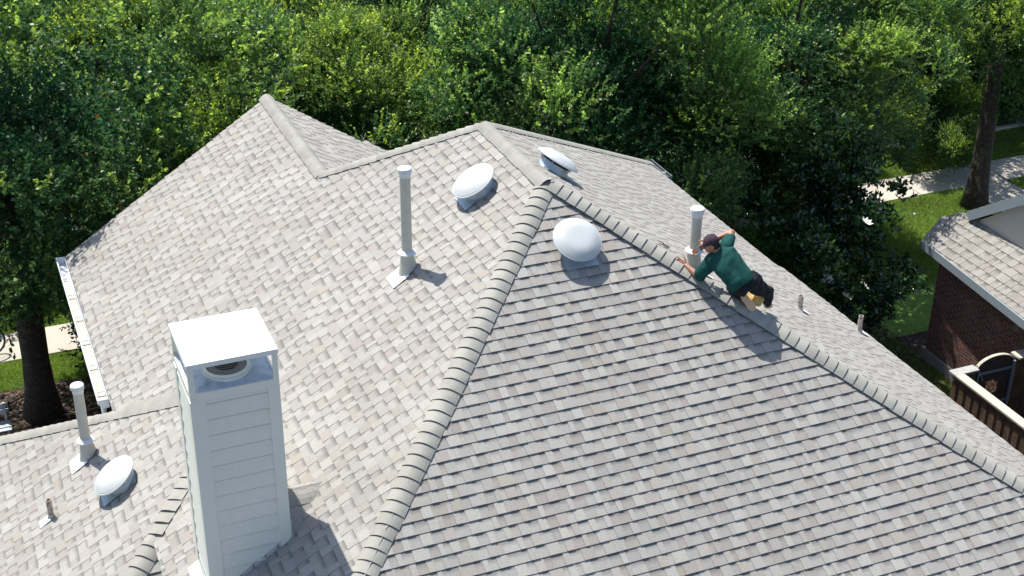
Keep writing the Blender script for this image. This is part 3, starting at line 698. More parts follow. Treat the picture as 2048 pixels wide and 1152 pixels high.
def stack(px, py, n, down, h, label):
    p = on(px, py, n); b = MB(); r0, r1 = .036, .029; M = Matrix.Translation(p)
    b.lathe([(r0, -.03), (r0, h), (r1, h), (r1, h-.12), (0, h-.12)], M, n=20); o = under(b.build('plumbing_stack', M_rust), house); smoothed(o, 40); o['label'] = label
    b = MB(); b.lathe([(.05, -.02), (.043, .05), (.037, .06)], M, n=20); c = under(b.build('boot', M_pipe), o); smoothed(c, 40)
    M = frame(n, down); M.translation = p; b = MB(); b.box((-.07, .0, .019), (.07, .17, .023), M=M); under(b.build('flashing', M_flash), o)
stack(103, 1035, NA, (-1, 0, -T), .28, 'short rusty stack at the lower left edge')
stack(1599, 620, NC, (1, 0, -T), .225, 'rusty stack nearest the man')
stack(1718, 664, NC, (1, 0, -T), .28, 'rusty stack near the right eave')

# --- chimney
M_side = mat('white_siding', (.82, .81, .72), .6, noise=.03, nscale=14, bump=.1, bscale=30)
M_board = mat('white_corner_board', (.82, .82, .73), .55, noise=.02, nscale=10)
M_galv = mat('chimney_cap_metal', (.82, .83, .82), .3, noise=.03, nscale=4)
M_pan = mat('chimney_pan_metal', (.55, .62, .68), .38, second=(.34, .38, .44), sscale=7, smix=.6)
x0, x1, y0, y1 = -4.872, -4.003, -2.325, -1.50; zb, zt_ = -3.75, -.66
b = MB()
b.box((x0+.012, y0+.012, zb), (x1-.012, y1-.012, zt_))
ch = under(b.build('chimney', mat('siding_backing', (.33, .33, .31), .8)), house); ch['label'] = 'tall square chimney clad in white lap siding'
b = MB(); k = zb; e = .19
while k < zt_-.01:
    z1 = min(k+e-.013, zt_-.005); t0, t1 = .030, .016; i = .012
    for (pa, pb, nrm) in (((x0+.12, y0+i), (x1-.10, y0+i), (0, -1)), ((x0+i, y1-.10), (x0+i, y0+.10), (-1, 0)), ((x1-i, y0+.10), (x1-i, y1-.10), (1, 0)), ((x1-.1, y1-i), (x0+.1, y1-i), (0, 1))):
        a0 = Vector((pa[0], pa[1], 0)); a1 = Vector((pb[0], pb[1], 0)); nn = Vector((nrm[0], nrm[1], 0)); Z = Vector((0, 0, 1))
        q = [a0+Z*k+nn*t0, a1+Z*k+nn*t0, a1+Z*z1+nn*t1, a0+Z*z1+nn*t1]; b.face(q)
        b.face([a0+Z*k, a1+Z*k, a1+Z*k+nn*t0, a0+Z*k+nn*t0]); 
    k += e
under(b.build('lap_siding', M_side), ch)
b = MB(); t = .022
for (cx, cy, sx, sy) in ((x0, y0, 1, 1), (x1, y0, -1, 1), (x0, y1, 1, -1), (x1, y1, -1, -1)):
    wd = .13 if cx == x0 else .10
    xs = sorted((cx-sx*.022, cx+sx*wd)); ys = sorted((cy-sy*.022, cy+sy*t)); b.box((xs[0], ys[0], zb), (xs[1], ys[1], zt_-.001))
    xs = sorted((cx-sx*.022, cx+sx*t)); ys = sorted((cy+sy*t, cy+sy*.11)); b.box((xs[0], ys[0], zb), (xs[1], ys[1], zt_-.001))
under(b.build('corner_board', M_board), ch)
# metal pan, legs and cover
X0, X1, Y0, Y1 = -4.885, -3.985, -2.345, -1.455; zp = -.575
b = MB(); b.box((X0, Y0, zt_-.004), (X1, Y0+.02, zp)); b.box((X0, Y1-.02, zt_-.004), (X1, Y1, zp)); b.box((X0, Y0+.02, zt_-.004), (X0+.02, Y1-.02, zp)); b.box((X1-.02, Y0+.02, zt_-.004), (X1, Y1-.02, zp))
under(b.build('cap_flange', M_board), ch)
b = MB(); cx, cy = (X0+X1)/2, (Y0+Y1)/2; pk = Vector((cx, cy, zp+.05)); cs = [Vector(p) for p in ((X0+.02, Y0+.02, zp-.01), (X1-.02, Y0+.02, zp-.01), (X1-.02, Y1-.02, zp-.01), (X0+.02, Y1-.02, zp-.01))]
for i in range(4): b.face((cs[i], cs[(i+1) % 4], pk))
under(b.build('cap_pan', M_pan), ch)
ztop = -.225
for (lx, ly, sx, sy) in ((X0, Y0, 1, 1), (X1, Y0, -1, 1), (X0, Y1, 1, -1), (X1, Y1, -1, -1)):
    b = MB(); xs = sorted((lx+sx*.001, lx+sx*.055)); ys = sorted((ly-sy*.003, ly+sy*.001)); b.box((xs[0], ys[0], zp-.07), (xs[1], ys[1], ztop-.05))
    xs = sorted((lx-sx*.003, lx+sx*.001)); ys = sorted((ly-sy*.003, ly+sy*.055)); b.box((xs[0], ys[0], zp-.07), (xs[1], ys[1], ztop-.05)); under(b.build('cap_leg', M_board), ch)
b = MB(); b.box((X0-.012, Y0-.012, ztop-.055), (X1+.012, Y1+.012, ztop)); under(b.build('cap_cover', M_galv), ch)
b = MB(); fy = cy-.07; M = Matrix.Translation((cx, fy, zp)); b.lathe([(.255, .0), (.25, .025), (.225, .03), (.215, .055), (.0, .055)], M, n=40); o = under(b.build('flue_collar', M_board), ch); smoothed(o, 40)
M_mesh = mat('flue_mesh', (.30, .29, .27), .5, metal=.6)
b = MB(); r = .205; n_ = 56
for k in range(n_):
    a = 6.2832*k/n_; b.tube([(cx+r*math.cos(a), fy+r*math.sin(a), zp+.055), (cx+r*math.cos(a), fy+r*math.sin(a), zp+.225)], .0028, 4, caps=False)
for j in range(7):
    z = zp+.06+j*.024; b.tube([(cx+r*math.cos(6.2832*k/40), fy+r*math.sin(6.2832*k/40), z) for k in range(41)], .0028, 4, caps=False)
b.lathe([(.21, zp+.225), (.21, zp+.24), (0, zp+.24)], Matrix.Translation((cx, fy, 0)), n=40)
under(b.build('flue_mesh', M_mesh), ch)
b = MB(); b.lathe([(.12, zp+.055), (.12, zp+.2)], Matrix.Translation((cx, fy, 0)), n=30); under(b.build('flue_pipe', M_dark), ch)
# flashing at the foot
b = MB()
MA = frame(NA, (-1, 0, -T)); p = Vector((x0-.01, -2.0, T*(x0-.01))); M = MA.copy(); M.translation = p
b.box((-.36, .0, .02), (.40, .15, .024), M=M)
b.box((x0-.014, y0, zA(x0, 0)-.02), (x0-.010, y1, zA(x0, 0)+.12))
b.box((x1-.02, y0-.016, zA(x1, 0)-.02), (x1+.035, y0-.012, zA(x1, 0)+.26)); b.box((x1+.010, y0-.012, zA(x1, 0)-.02), (x1+.014, y0+.25, zA(x1, 0)+.17))
for k in range(6):
    xx = x0+.03+k*.14; zz = zA(xx, 0)
    b.face([(xx, y0-.017, zz+.01), (xx+.15, y0-.017, zz+.01+.15*T), (xx+.15, y0-.017, zz+.06+.15*T), (xx, y0-.017, zz+.06)])
under(b.build('flashing', M_vent), ch)
# cricket behind it, with loose caps
b = MB(); rz = zA(-3.50, 0); r0_ = Vector((x1+.004, -1.90, rz+.01)); r1_ = Vector((-3.47, -1.90, rz+.012)); ca, cb = Vector((x1+.004, -1.42, zA(x1, 0)+.01)), Vector((x1+.004, -2.38, zA(x1, 0)+.01))
b.face((r0_, r1_, ca), (.37, .36, .33)); b.face((r0_, cb, r1_), (.36, .34, .31)); under(b.build('cricket', M_sh), ch)
caps('cricket_cap', (x1+.0, -1.90, rz-.012), (-3.49, -1.90, rz-.012), (0, T*1.0, 1), (0, -T*1.0, 1), (0, 1, 0), step=.17, w=.19, lift=.004, wob=.015, parent=ch)
b = MB(); 
for (px, py, a, l, wd) in ((622, 977, .9, .12, .05), (598, 1000, .3, .17, .05)):
    p = on(px, py, NA, .05); b.box((-l/2, -wd/2, 0), (l/2, wd/2, .006), M=Matrix.Translation(p) @ Euler((.25, -.45, a)).to_matrix().to_4x4(), c=(.3, .3, .27))
under(b.build('torn_shingle', M_sh), ch)

# ------------------------------------------------------------------ neighbouring house
nb = empty('brick_house', (13.1, 4, GZ), 'dark red brick neighbouring house with shingled lower roof and pale gable', 'house')
sx = .6; E0 = Vector((12.739, 7.983, -6.75)); nn = Vector((-sx, 0, 1)); dn = nn.dot(E0); zN = lambda x, y: dn+sx*x
b = MB(); rr = random.Random(8)
GX = 13.66
pl = [(12.60, -6.0), (GX+.1, -6.0), (GX+.1, 7.42), (13.74, 7.78), (13.65, 7.91), (13.34, 8.18), (12.739, 7.983), (12.55, 4.4)]
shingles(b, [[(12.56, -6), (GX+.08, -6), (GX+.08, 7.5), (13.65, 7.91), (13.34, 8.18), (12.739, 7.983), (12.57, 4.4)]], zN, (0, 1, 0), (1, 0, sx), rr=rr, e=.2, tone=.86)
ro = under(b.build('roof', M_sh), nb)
b = MB(); P = [Vector((x, y, zN(x, y)-.02)) for x, y in ((12.6, -6), (GX+.3, -6), (GX+.3, 7.4), (13.65, 7.89), (13.34, 8.16), (12.75, 7.97), (12.59, 4.4))]; b.prism(P, (0, 0, -.05)); under(b.build('roof_deck', M_deck), ro)
M_fas = mat('shade_tinted_fascia', (.33, .39, .41), .5, noise=.04, nscale=6)  # shade on the white boards is painted in as blue-grey
b = MB(); b.bar((12.735, 7.97, -6.84), (12.55, 4.4, -6.95), .035, .19); b.bar((12.55, 4.4, -6.95), (12.58, -6.0, -6.95), .035, .19)
b.bar((12.74, 7.97, -6.84), (13.34, 8.17, -6.50), .03, .12)
under(b.build('fascia', M_fas), ro)
b = MB(); b.box((12.95, -6.0, GZ), (20, 7.55, -6.92)); M_nbrick = brickmat('neighbour_brick', (.23, .095, .066), (.125, .058, .046), (.30, .27, .25), bw=.21, bh=.073)
under(b.build('wall', M_nbrick), nb)
b = MB(); b.box((12.90, -6.0, GZ-.05), (20.05, 7.60, GZ+.28)); under(b.build('foundation', mat('foundation', (.26, .25, .23), .9, noise=.15)), nb)
# upper gable
g0 = atx(1938, 424, x=GX-.12); g1 = atx(2048, 391, x=GX-.12); dv = (g1-g0); dirg = dv/abs(dv.y); pk = g0+dirg*3.6; far = Vector((pk.x, pk.y-3.6, g0.z))
b = MB(); wy = GX+.01; b.prism([(wy, g0.y-.25, zN(wy, 0)-.1), (wy, g0.y-.25, g0.z-.1), (wy, pk.y, pk.z-.12), (wy, far.y, g0.z-.1), (wy, far.y, zN(wy, 0)-.1)], (6, 0, 0))
under(b.build('gable_wall', mat('cream_siding', (.66, .63, .55), .7, noise=.03)), nb)
b = MB(); b.bar(g0+Vector((0, 0, -.10)), pk+Vector((0, 0, -.10)), .04, .2); b.bar(pk+Vector((0, 0, -.10)), far+Vector((0, 0, -.10)), .04, .2)
b.face([g0+Vector((0, 0, -.02)), g0+Vector((.16, 0, -.02)), pk+Vector((.16, 0, -.02)), pk+Vector((0, 0, -.02))])
b.face([g0+Vector((0, 0, -.2)), g0+Vector((.14, 0, -.2)), pk+Vector((.14, 0, -.2)), pk+Vector((0, 0, -.2))])
under(b.build('rake_board', M_fas), nb)
b = MB(); sl = abs(dirg.z)
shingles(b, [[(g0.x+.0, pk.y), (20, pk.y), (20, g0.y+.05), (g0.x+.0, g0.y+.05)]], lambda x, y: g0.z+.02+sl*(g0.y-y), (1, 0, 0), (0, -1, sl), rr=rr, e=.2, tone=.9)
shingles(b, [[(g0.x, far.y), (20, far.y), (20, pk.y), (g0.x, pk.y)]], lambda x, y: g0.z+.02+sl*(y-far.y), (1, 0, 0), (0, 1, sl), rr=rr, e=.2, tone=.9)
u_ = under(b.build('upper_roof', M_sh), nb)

# ------------------------------------------------------------------ board fence, gate
M_wood = mat('fence_wood', (.16, .095, .055), .85, noise=.35, nscale=5, second=(.08, .05, .032), sscale=4, bump=.4, bscale=14)
M_cap2 = mat('weathered_cap_board', (.52, .48, .39), .85, noise=.08, nscale=9, bump=.3, bscale=20)
M_cap3 = mat('grey_cap_board', (.38, .38, .36), .85, noise=.15, nscale=9)
fz = -7.8
fence = empty('board_fence', (11.1, 0, GZ), 'brown board on board fence with pale flat cap beside the neighbouring brick wall', 'fence')
b = MB(); k = 4.47; i = 0; rr = random.Random(12)
while k > -7:
    off = .022 if i % 2 == 0 else 0; b.box((11.09-off, k-.14, GZ+.03), (11.11-off, k, fz-.17+rr.uniform(-.02, .0) - (.0 if i % 2 else .0))); k -= .115; i += 1
under(b.build('board', M_wood), fence)
b = MB(); b.box((11.075, -7, fz-.15), (11.125, 4.47, fz-.04)); b.box((11.115, -7, fz-.9), (11.16, 4.47, fz-.81)); b.box((11.115, -7, GZ+.3), (11.16, 4.47, GZ+.39)); under(b.build('rail', M_wood), fence)
b = MB(); b.box((11.03, -7, fz-.038), (11.24, 4.36, fz)); under(b.build('cap_board', M_cap2), fence)
b = MB(); b.box((11.03, 4.365, fz-.036), (11.62, 4.58, fz+.002)); under(b.build('cap_board', M_cap3), fence)
b = MB(); b.box((11.13, 4.44, GZ), (11.62, 4.50, fz-.04)); under(b.build('panel', M_wood), fence)
side = empty('side_fence', (12.8, 4.5, GZ), 'short fence stub with pale cap between the gate and the brick wall', 'fence')
b = MB(); b.box((12.62, 4.44, GZ), (12.94, 4.50, fz+.03)); under(b.build('panel', M_wood), side)
b = MB(); b.box((12.58, 4.33, fz+.04), (12.94, 4.60, fz+.08)); under(b.build('cap_board', M_cap2), side)
M_steel = mat('galvanised_steel', (.32, .37, .41), .45, metal=.5)
M_gate = mat('dark_gate_wood', (.055, .036, .028), .85, noise=.3, nscale=7)
gate = empty('garden_gate', (12.1, 4.47, GZ), 'dark arched wooden gate with steel frame and round iron window', 'gate')
gx0, gx1, gy = 11.64, 12.58, 4.47
b = MB(); n = 9
for i in range(n):
    xa = gx0+(gx1-gx0)*i/n; xb = xa+(gx1-gx0)/n-.004; mx_ = ((xa+xb)/2-(gx0+gx1)/2)/((gx1-gx0)/2); top = fz-.12+.27*math.sqrt(max(0, 1-mx_*mx_*.9))
    cxw = (gx0+gx1)/2-.02; zc_ = fz-.58
    if abs((xa+xb)/2-cxw) < .15:
        hh = math.sqrt(max(0, .2**2-((xa+xb)/2-cxw)**2*1.5)); b.box((xa, gy, GZ+.06), (xb, gy+.02, zc_-hh)); b.box((xa, gy, zc_+hh), (xb, gy+.02, top))
    else: b.box((xa, gy, GZ+.06), (xb, gy+.02, top))
under(b.build('gate_board', M_gate), gate)
b = MB(); pts = []
for i in range(15):
    s = -1+2*i/14; pts.append((gx0+(gx1-gx0)*(i/14), gy+.01, fz-.10+.28*math.sqrt(max(0, 1-s*s*.92))))
for p, q in zip(pts, pts[1:]): b.bar(p, q, .07, .02)
under(b.build('arched_trim', M_cap2), gate)
b = MB(); y = gy-.03
for a_, c_ in (((gx0+.02, y, fz-.17), (gx1-.02, y, fz-.17)), ((gx0+.02, y, GZ+.2), (gx1-.02, y, GZ+.2)), ((gx0+.02, y, fz-.95), (gx1-.02, y, fz-.95))): b.bar(a_, c_, .03, .045)
b.bar((gx0+.04, y, GZ+.1), (gx0+.04, y, fz-.1), .04, .03); b.bar((gx1-.05, y-.035, GZ), (gx1-.05, y-.035, fz+.0), .05, .05)
under(b.build('steel_frame', M_steel), gate)
b = MB(); cxw = (gx0+gx1)/2-.02; zc_ = fz-.58; C2 = lambda a, r: Vector((cxw+math.cos(a)*r*.82, gy-.01, zc_+math.sin(a)*r))
for r in (.2, .09): b.tube([C2(6.2832*k/24, r) for k in range(25)], .008, 5, caps=False)
for k in range(8): b.tube([C2(6.2832*k/8, .03), C2(6.2832*k/8+.35, .11), C2(6.2832*k/8, .2)], .006, 5)
under(b.build('iron_grille', M_dark), gate)
b = MB(); b.tube([(gx0+.1, gy-.05, fz-.2), (gx0+.13, gy-.06, fz-.28), (gx0+.17, gy-.05, fz-.35)], .012, 6); under(b.build('latch', M_steel), gate)

# ------------------------------------------------------------------ far brick house across the street
fh = empty('distant_house', (3.2, 36, GZ), 'dark red brick house across the street seen through a gap in the trees', 'house')
b = MB(); b.box((-3, 34.5, GZ), (9, 42, -5.2)); under(b.build('wall', brickmat('far_brick', (.16, .06, .045), (.11, .045, .035), (.25, .22, .2), bw=.4, bh=.2)), fh)
b = MB(); b.prism([(-3.5, 34, -5.2), (-3.5, 42.5, -5.2), (-3.5, 38.2, -2.4)], (13, 0, 0)); under(b.build('roof', mat('far_roof', (.10, .07, .06), .9, noise=.2, nscale=8)), fh)
for wx in (1.2, 5.0):
    b = MB(); b.box((wx, 34.42, -7.9), (wx+1.2, 34.49, -6.4)); under(b.build('window_frame', M_white), fh)

# ------------------------------------------------------------------ cars at the kerb
def car(x, y, rot, paint, label, sc_=1.0, group=None):
    root = empty('parked_car', (x, y, GZ), label, 'car', group); root.rotation_euler = (0, 0, rot)
    b = MB(); secs = [(-2.25, .35, .62, .72), (-2.15, .26, .86, .84), (-1.2, .22, .96, .88), (.9, .22, .92, .88), (1.9, .24, .84, .84), (2.25, .36, .60, .70)]
    rings = []
    for (px, zl, zh, hw) in secs:
        rings.append([(px, -hw*.95, zl), (px, -hw, zl+.2), (px, -hw, (zl+zh)/2+.08), (px, -hw*.92, zh), (px, 0, zh+.03), (px, hw*.92, zh), (px, hw, (zl+zh)/2+.08), (px, hw, zl+.2), (px, hw*.95, zl)])
    for a, c in zip(rings, rings[1:]):
        for i in range(9): j = (i+1) % 9; b.face((a[i], a[j], c[j], c[i]))
    b.face(rings[0]); b.face(rings[-1][::-1])
    body = b.build('body', paint, root, fix=True, merge=True); smoothed(body, 40)
    b = MB(); lo = [(-1.6, -.8), (1.15, -.8), (1.15, .8), (-1.6, .8)]; hi_ = [(-1.1, -.62), (.35, -.62), (.35, .62), (-1.1, .62)]
    for i in range(4): j = (i+1) % 4; b.face([(*lo[i], .93), (*lo[j], .93), (*hi_[j], 1.40), (*hi_[i], 1.40)])
    b.build('windows', M_glass, root)
    b = MB(); b.box((-1.12, -.63, 1.395), (.37, .63, 1.44)); b.build('car_roof', paint, root)
    for wx in (-1.4, 1.4):
        for wy_ in (-.84, .84):
            b = MB(); b.lathe([(0, -.1), (.30, -.1), (.33, -.05), (.33, .05), (.30, .1), (0, .1)], Matrix.Translation((wx, wy_, .33)) @ Matrix.Rotation(math.pi/2, 4, 'X'), n=20); t = b.build('wheel', M_dark, root)
            b = MB(); b.lathe([(0, -.108), (.19, -.104), (.2, -.09)], Matrix.Translation((wx, wy_, .33)) @ Matrix.Rotation((math.pi/2)*(1 if wy_ > 0 else -1)*1, 4, 'X'), n=14); o = b.build('rim', M_steel, t)
    for wy_ in (-.6, .6):
        b = MB(); b.box((2.17, wy_-.15, .58), (2.27, wy_+.15, .72)); b.build('headlight', M_pcap, root)
    return root
car(12.9, 22.2, .0, mat('silver_paint', (.55, .57, .6), .25, metal=.5, coat=1), 'silver car parked at the kerb behind the middle trees')
car(20.9, 20.9, .0, mat('blue_paint', (.02, .10, .38), .25, coat=1), 'blue car parked at the kerb behind the right hand trees')
car(-3.3, 24.5, .0, mat('white_paint', (.75, .75, .74), .25, coat=1), 'white car on the street behind the left trees')

# ------------------------------------------------------------------ bicycle, bench, hose
M_tyre = mat('tyre', (.015, .015, .016), .8); M_bframe = mat('bicycle_paint', (.04, .05, .06), .4)
bk = empty('bicycle', (-6.95, 15.35, GZ), 'black bicycle standing on the sidewalk at the left edge', 'bicycle')
bx, by, bz = -6.66, 15.42, GZ+.02; ca = math.radians(12); R3 = Matrix.Rotation(ca, 4, 'Z'); BM = Matrix.Translation((bx, by, bz)) @ R3
for wx in (0, -1.03):
    b = MB(); b.tube([BM @ Vector((wx+.33*math.cos(6.2832*k/36), 0, .34+.33*math.sin(6.2832*k/36))) for k in range(37)], .019, 8, caps=False); wh = under(b.build('wheel', M_tyre, smooth=True), bk)
    b = MB(); b.tube([BM @ Vector((wx+.305*math.cos(6.2832*k/36), 0, .34+.305*math.sin(6.2832*k/36))) for k in range(37)], .010, 6, caps=False)
    for k in range(14): a = 6.2832*k/14; b.tube([BM @ Vector((wx, 0, .34)), BM @ Vector((wx+.3*math.cos(a), 0, .34+.3*math.sin(a)))], .0018, 4, caps=False)
    under(b.build('rim', M_steel), wh)
b = MB()
for p, q in (((0, 0, .34), (-.16, 0, .92)), ((-.14, 0, .85), (-.62, 0, .80)), ((-.14, 0, .78), (-.55, 0, .3)), ((-.62, 0, .80), (-.55, 0, .3)), ((-.55, 0, .3), (-1.03, 0, .34)), ((-.62, 0, .8), (-1.03, 0, .34)), ((-.62, 0, .8), (-.64, 0, .92))): b.tube([BM @ Vector(p), BM @ Vector(q)], .017, 8)
under(b.build('frame', M_bframe), bk)
b = MB(); b.tube([BM @ Vector(p) for p in ((-.2, -.28, .95), (-.12, -.15, 1.0), (-.12, .15, 1.0), (-.2, .28, .95))], .013, 7); under(b.build('handlebar', M_steel), bk)
b = MB(); b.box((-.76, -.06, .92), (-.52, .06, .96), M=BM); under(b.build('saddle', M_tyre), bk)
M_bench = mat('pale_slats', (.45, .5, .54), .6, noise=.1, nscale=20)
bp = atx(10, 852, z=GZ+.42); bn = empty('garden_bench', (bp.x, bp.y, GZ), 'pale slatted garden bench in the mulch at the left edge', 'bench'); b = MB()
for k in range(3): b.box((-1.05, -.19+k*.14, .40), (.12, -.09+k*.14, .425))
b.build('seat', M_bench, bn); b = MB()
for k in range(2): b.box((-1.05, .25, .56+k*.14), (.12, .275, .66+k*.14))
b.build('backrest', M_bench, bn)
for x in (-.98, .02):
    b = MB(); b.box((x, -.18, 0), (x+.05, -.13, .398)); b.box((x, .2, 0), (x+.05, .245, .84)); b.box((x, -.13, .35), (x+.05, .2, .39)); b.build('leg', M_bench, bn)
b = MB(); rr = random.Random(2); h0 = G0 = atx(120, 812, z=GZ+.03)
pts = [h0+Vector((.55*math.sin(k*.32)+k*.017, .3*math.cos(k*.32)-.1, .01+.004*math.sin(k))) for k in range(60)]
b.tube(pts, .011, 6); tag(b.build('garden_hose', mat('hose', (.20, .19, .12), .6), smooth=True), 'thin garden hose looped on the mulch beside the left trunk', 'hose')

# ------------------------------------------------------------------ the roofer
VR, VU, VB = MR[0].copy(), MR[1].copy(), MR[2].copy()      # picture right, picture up, towards the camera
DM = 17.15
def J(px, py, dd=0.0): return at(px, py, DM+dd)
def capsule(b, p, q, r0, r1, n=14):
    p = Vector(p); q = Vector(q); d = (q-p); L = d.length; d = d.normalized() if L > 1e-6 else Vector((0, 0, 1)); pts = []; rad = []
    for k in range(5): a = math.pi/2*(1-k/5); pts.append(p-d*r0*math.sin(a)); rad.append(max(.0005, r0*math.cos(a)))
    for k in range(5): t = k/4; pts.append(p.lerp(q, t)); rad.append(r0+(r1-r0)*t)
    for k in range(1, 6): a = math.pi/2*k/5; pts.append(q+d*r1*math.sin(a)); rad.append(max(.0005, r1*math.cos(a)))
    x = d.orthogonal().normalized(); y = d.cross(x); i0 = len(b.v)
    for c, r in zip(pts, rad):
        for k in range(n): a = 6.2832*k/n; b.v.append(tuple(c+x*math.cos(a)*r+y*math.sin(a)*r))
    for j in range(len(pts)-1):
        for k in range(n): k2 = (k+1) % n; b.f.append((i0+j*n+k, i0+j*n+k2, i0+(j+1)*n+k2, i0+(j+1)*n+k)); b.c.append(None); b.m.append(0)
    b.f.append(tuple(i0+k for k in range(n))[::-1]); b.c.append(None); b.m.append(0); j = len(pts)-1
    b.f.append(tuple(i0+j*n+k for k in range(n))); b.c.append(None); b.m.append(0)
def ell(b, c, ax, ay, az, n=16):
    c = Vector(c); rings = []
    for i in range(1, 9):
        t = math.pi*i/9; i0 = len(b.v); rings.append(i0)
        for k in range(n): a = 6.2832*k/n; b.v.append(tuple(c+ax*(math.sin(t)*math.cos(a))+ay*(math.sin(t)*math.sin(a))+az*math.cos(t)))
    i0 = len(b.v); b.v.append(tuple(c+az)); b.v.append(tuple(c-az))
    for r0, r1 in zip(rings, rings[1:]):
        for k in range(n): b.f.append((r0+k, r1+k, r1+(k+1) % n, r0+(k+1) % n)); b.c.append(None); b.m.append(0)
    for k in range(n):
        b.f.append((i0, rings[0]+k, rings[0]+(k+1) % n)); b.c.append(None); b.m.append(0)
        b.f.append((rings[-1]+k, i0+1, rings[-1]+(k+1) % n)); b.c.append(None); b.m.append(0)
def loft(b, rings, n=20):
    """rings: (centre, half-width vector, half-depth vector)"""
    i0 = len(b.v)
    for c, ax, ay in rings:
        for k in range(n):
            a = 6.2832*k/n; ca_, sa = math.cos(a), math.sin(a); e = .8
            b.v.append(tuple(Vector(c)+ax*math.copysign(abs(ca_)**e, ca_)+ay*math.copysign(abs(sa)**e, sa)))
    for j in range(len(rings)-1):
        for k in range(n): k2 = (k+1) % n; b.f.append((i0+j*n+k, i0+j*n+k2, i0+(j+1)*n+k2, i0+(j+1)*n+k)); b.c.append(None); b.m.append(0)
    b.f.append(tuple(i0+k for k in range(n))[::-1]); b.c.append(None); b.m.append(0); j = len(rings)-1
    b.f.append(tuple(i0+j*n+k for k in range(n))); b.c.append(None); b.m.append(0)
def fuse(b, name, m, parent, vox=.009, it=3, folds=0, fs=9, seed=0):
    o = b.build(name+'_tmp', m); o.data.update()
    bm = bmesh.new(); bm.from_mesh(o.data); bmesh.ops.recalc_face_normals(bm, faces=bm.faces); bm.to_mesh(o.data); bm.free()
    r = o.modifiers.new('r', 'REMESH'); r.mode = 'VOXEL'; r.voxel_size = vox; r.use_smooth_shade = True
    s = o.modifiers.new('s', 'SMOOTH'); s.factor = .5; s.iterations = it
    dg = bpy.context.evaluated_depsgraph_get(); me = bpy.data.meshes.new_from_object(o.evaluated_get(dg)); bpy.data.objects.remove(o)
    if folds:
        from mathutils import noise as nz
        me.calc_loop_triangles() if False else None
        bm = bmesh.new(); bm.from_mesh(me); bm.normal_update()
        for v in bm.verts:
            q = Vector((v.co.dot(VR), v.co.dot(VU)*.5, v.co.dot(VB)))*fs + Vector((seed, 0, 0))
            v.co += v.normal*(nz.noise(q)*folds + nz.noise(q*2.3)*folds*.4)
        bm.to_mesh(me); bm.free()
    me.name = name; me.polygons.foreach_set('use_smooth', [True]*len(me.polygons))
    me.materials.clear(); me.materials.append(m)
    o = bpy.data.objects.new(name, me); col.objects.link(o)
    return under(o, parent) if parent else o
M_skin = mat('skin', (.36, .17, .10), .5, noise=.06, nscale=30)
M_shirt = mat('green_shirt', (.010, .068, .058), .85, noise=.12, nscale=40, bump=.1, bscale=200, spec=.2)
M_trous = mat('dark_trousers', (.016, .020, .024), .85, noise=.2, nscale=30, spec=.2)
M_plum = mat('plum_cap', (.055, .036, .048), .85, noise=.15, nscale=30, spec=.2)
M_sole = mat('tan_sole', (.66, .45, .28), .8, noise=.1, nscale=30)
M_boot = mat('tan_boot', (.26, .15, .07), .75, noise=.15, nscale=20)
nk = J(1436, 501, -.24); hem = J(1484, 567, -.30); spine = (nk-hem).normalized(); wv = (VR*.72+VU*.69).normalized(); wv = (wv-spine*wv.dot(spine)).normalized(); dv_ = spine.cross(wv).normalized()
Ls, Rs = J(1424, 524, -.25), J(1455, 491, -.20)
Le, Lw = J(1397, 553, -.05), J(1373, 532, .05)
Re, Rw = J(1463, 465, -.08), J(1417, 484, -.08)
hd = J(1424, 488, -.27)
pel = J(1494, 567, -.26); rk = J(1534, 582, .14); rf = J(1535, 603, .52); lk = J(1466, 580, .08); la = J(1484, 590, -.10)
b = MB()
loft(b, [(pel-spine*.02, wv*.12, dv_*.09), (pel+spine*.10-wv*.03, wv*.09, dv_*.08), (nk-spine*.17, wv*.12, dv_*.08), (nk-spine*.06, wv*.10, dv_*.06), (nk, wv*.07, dv_*.06)])
capsule(b, nk-spine*.03, hd+VU*-.03, .058, .055)
ell(b, hd, VR*.080, VU*.098, VB*.09); ell(b, hd+VU*-.045+VR*-.035, VR*.055, VU*.06, VB*.062)
capsule(b, hd+VR*-.088+VU*-.035-VB*.03, hd+VR*-.104+VU*-.05-VB*.032, .014, .012)          # nose
for s in (-1, 1): ell(b, hd+VU*-.03+VB*.078*s+VR*.005, VR*.018, VU*.03, VB*.012)                 # ears
capsule(b, Ls, Le, .045, .044); capsule(b, Le, Lw, .046, .033); capsule(b, Rs, Re, .045, .042); capsule(b, Re, Rw, .042, .028)
capsule(b, pel, rk, .08, .06); capsule(b, rk, rf, .055, .04); capsule(b, pel-wv*.06, lk, .075, .055); capsule(b, lk, la, .05, .035)
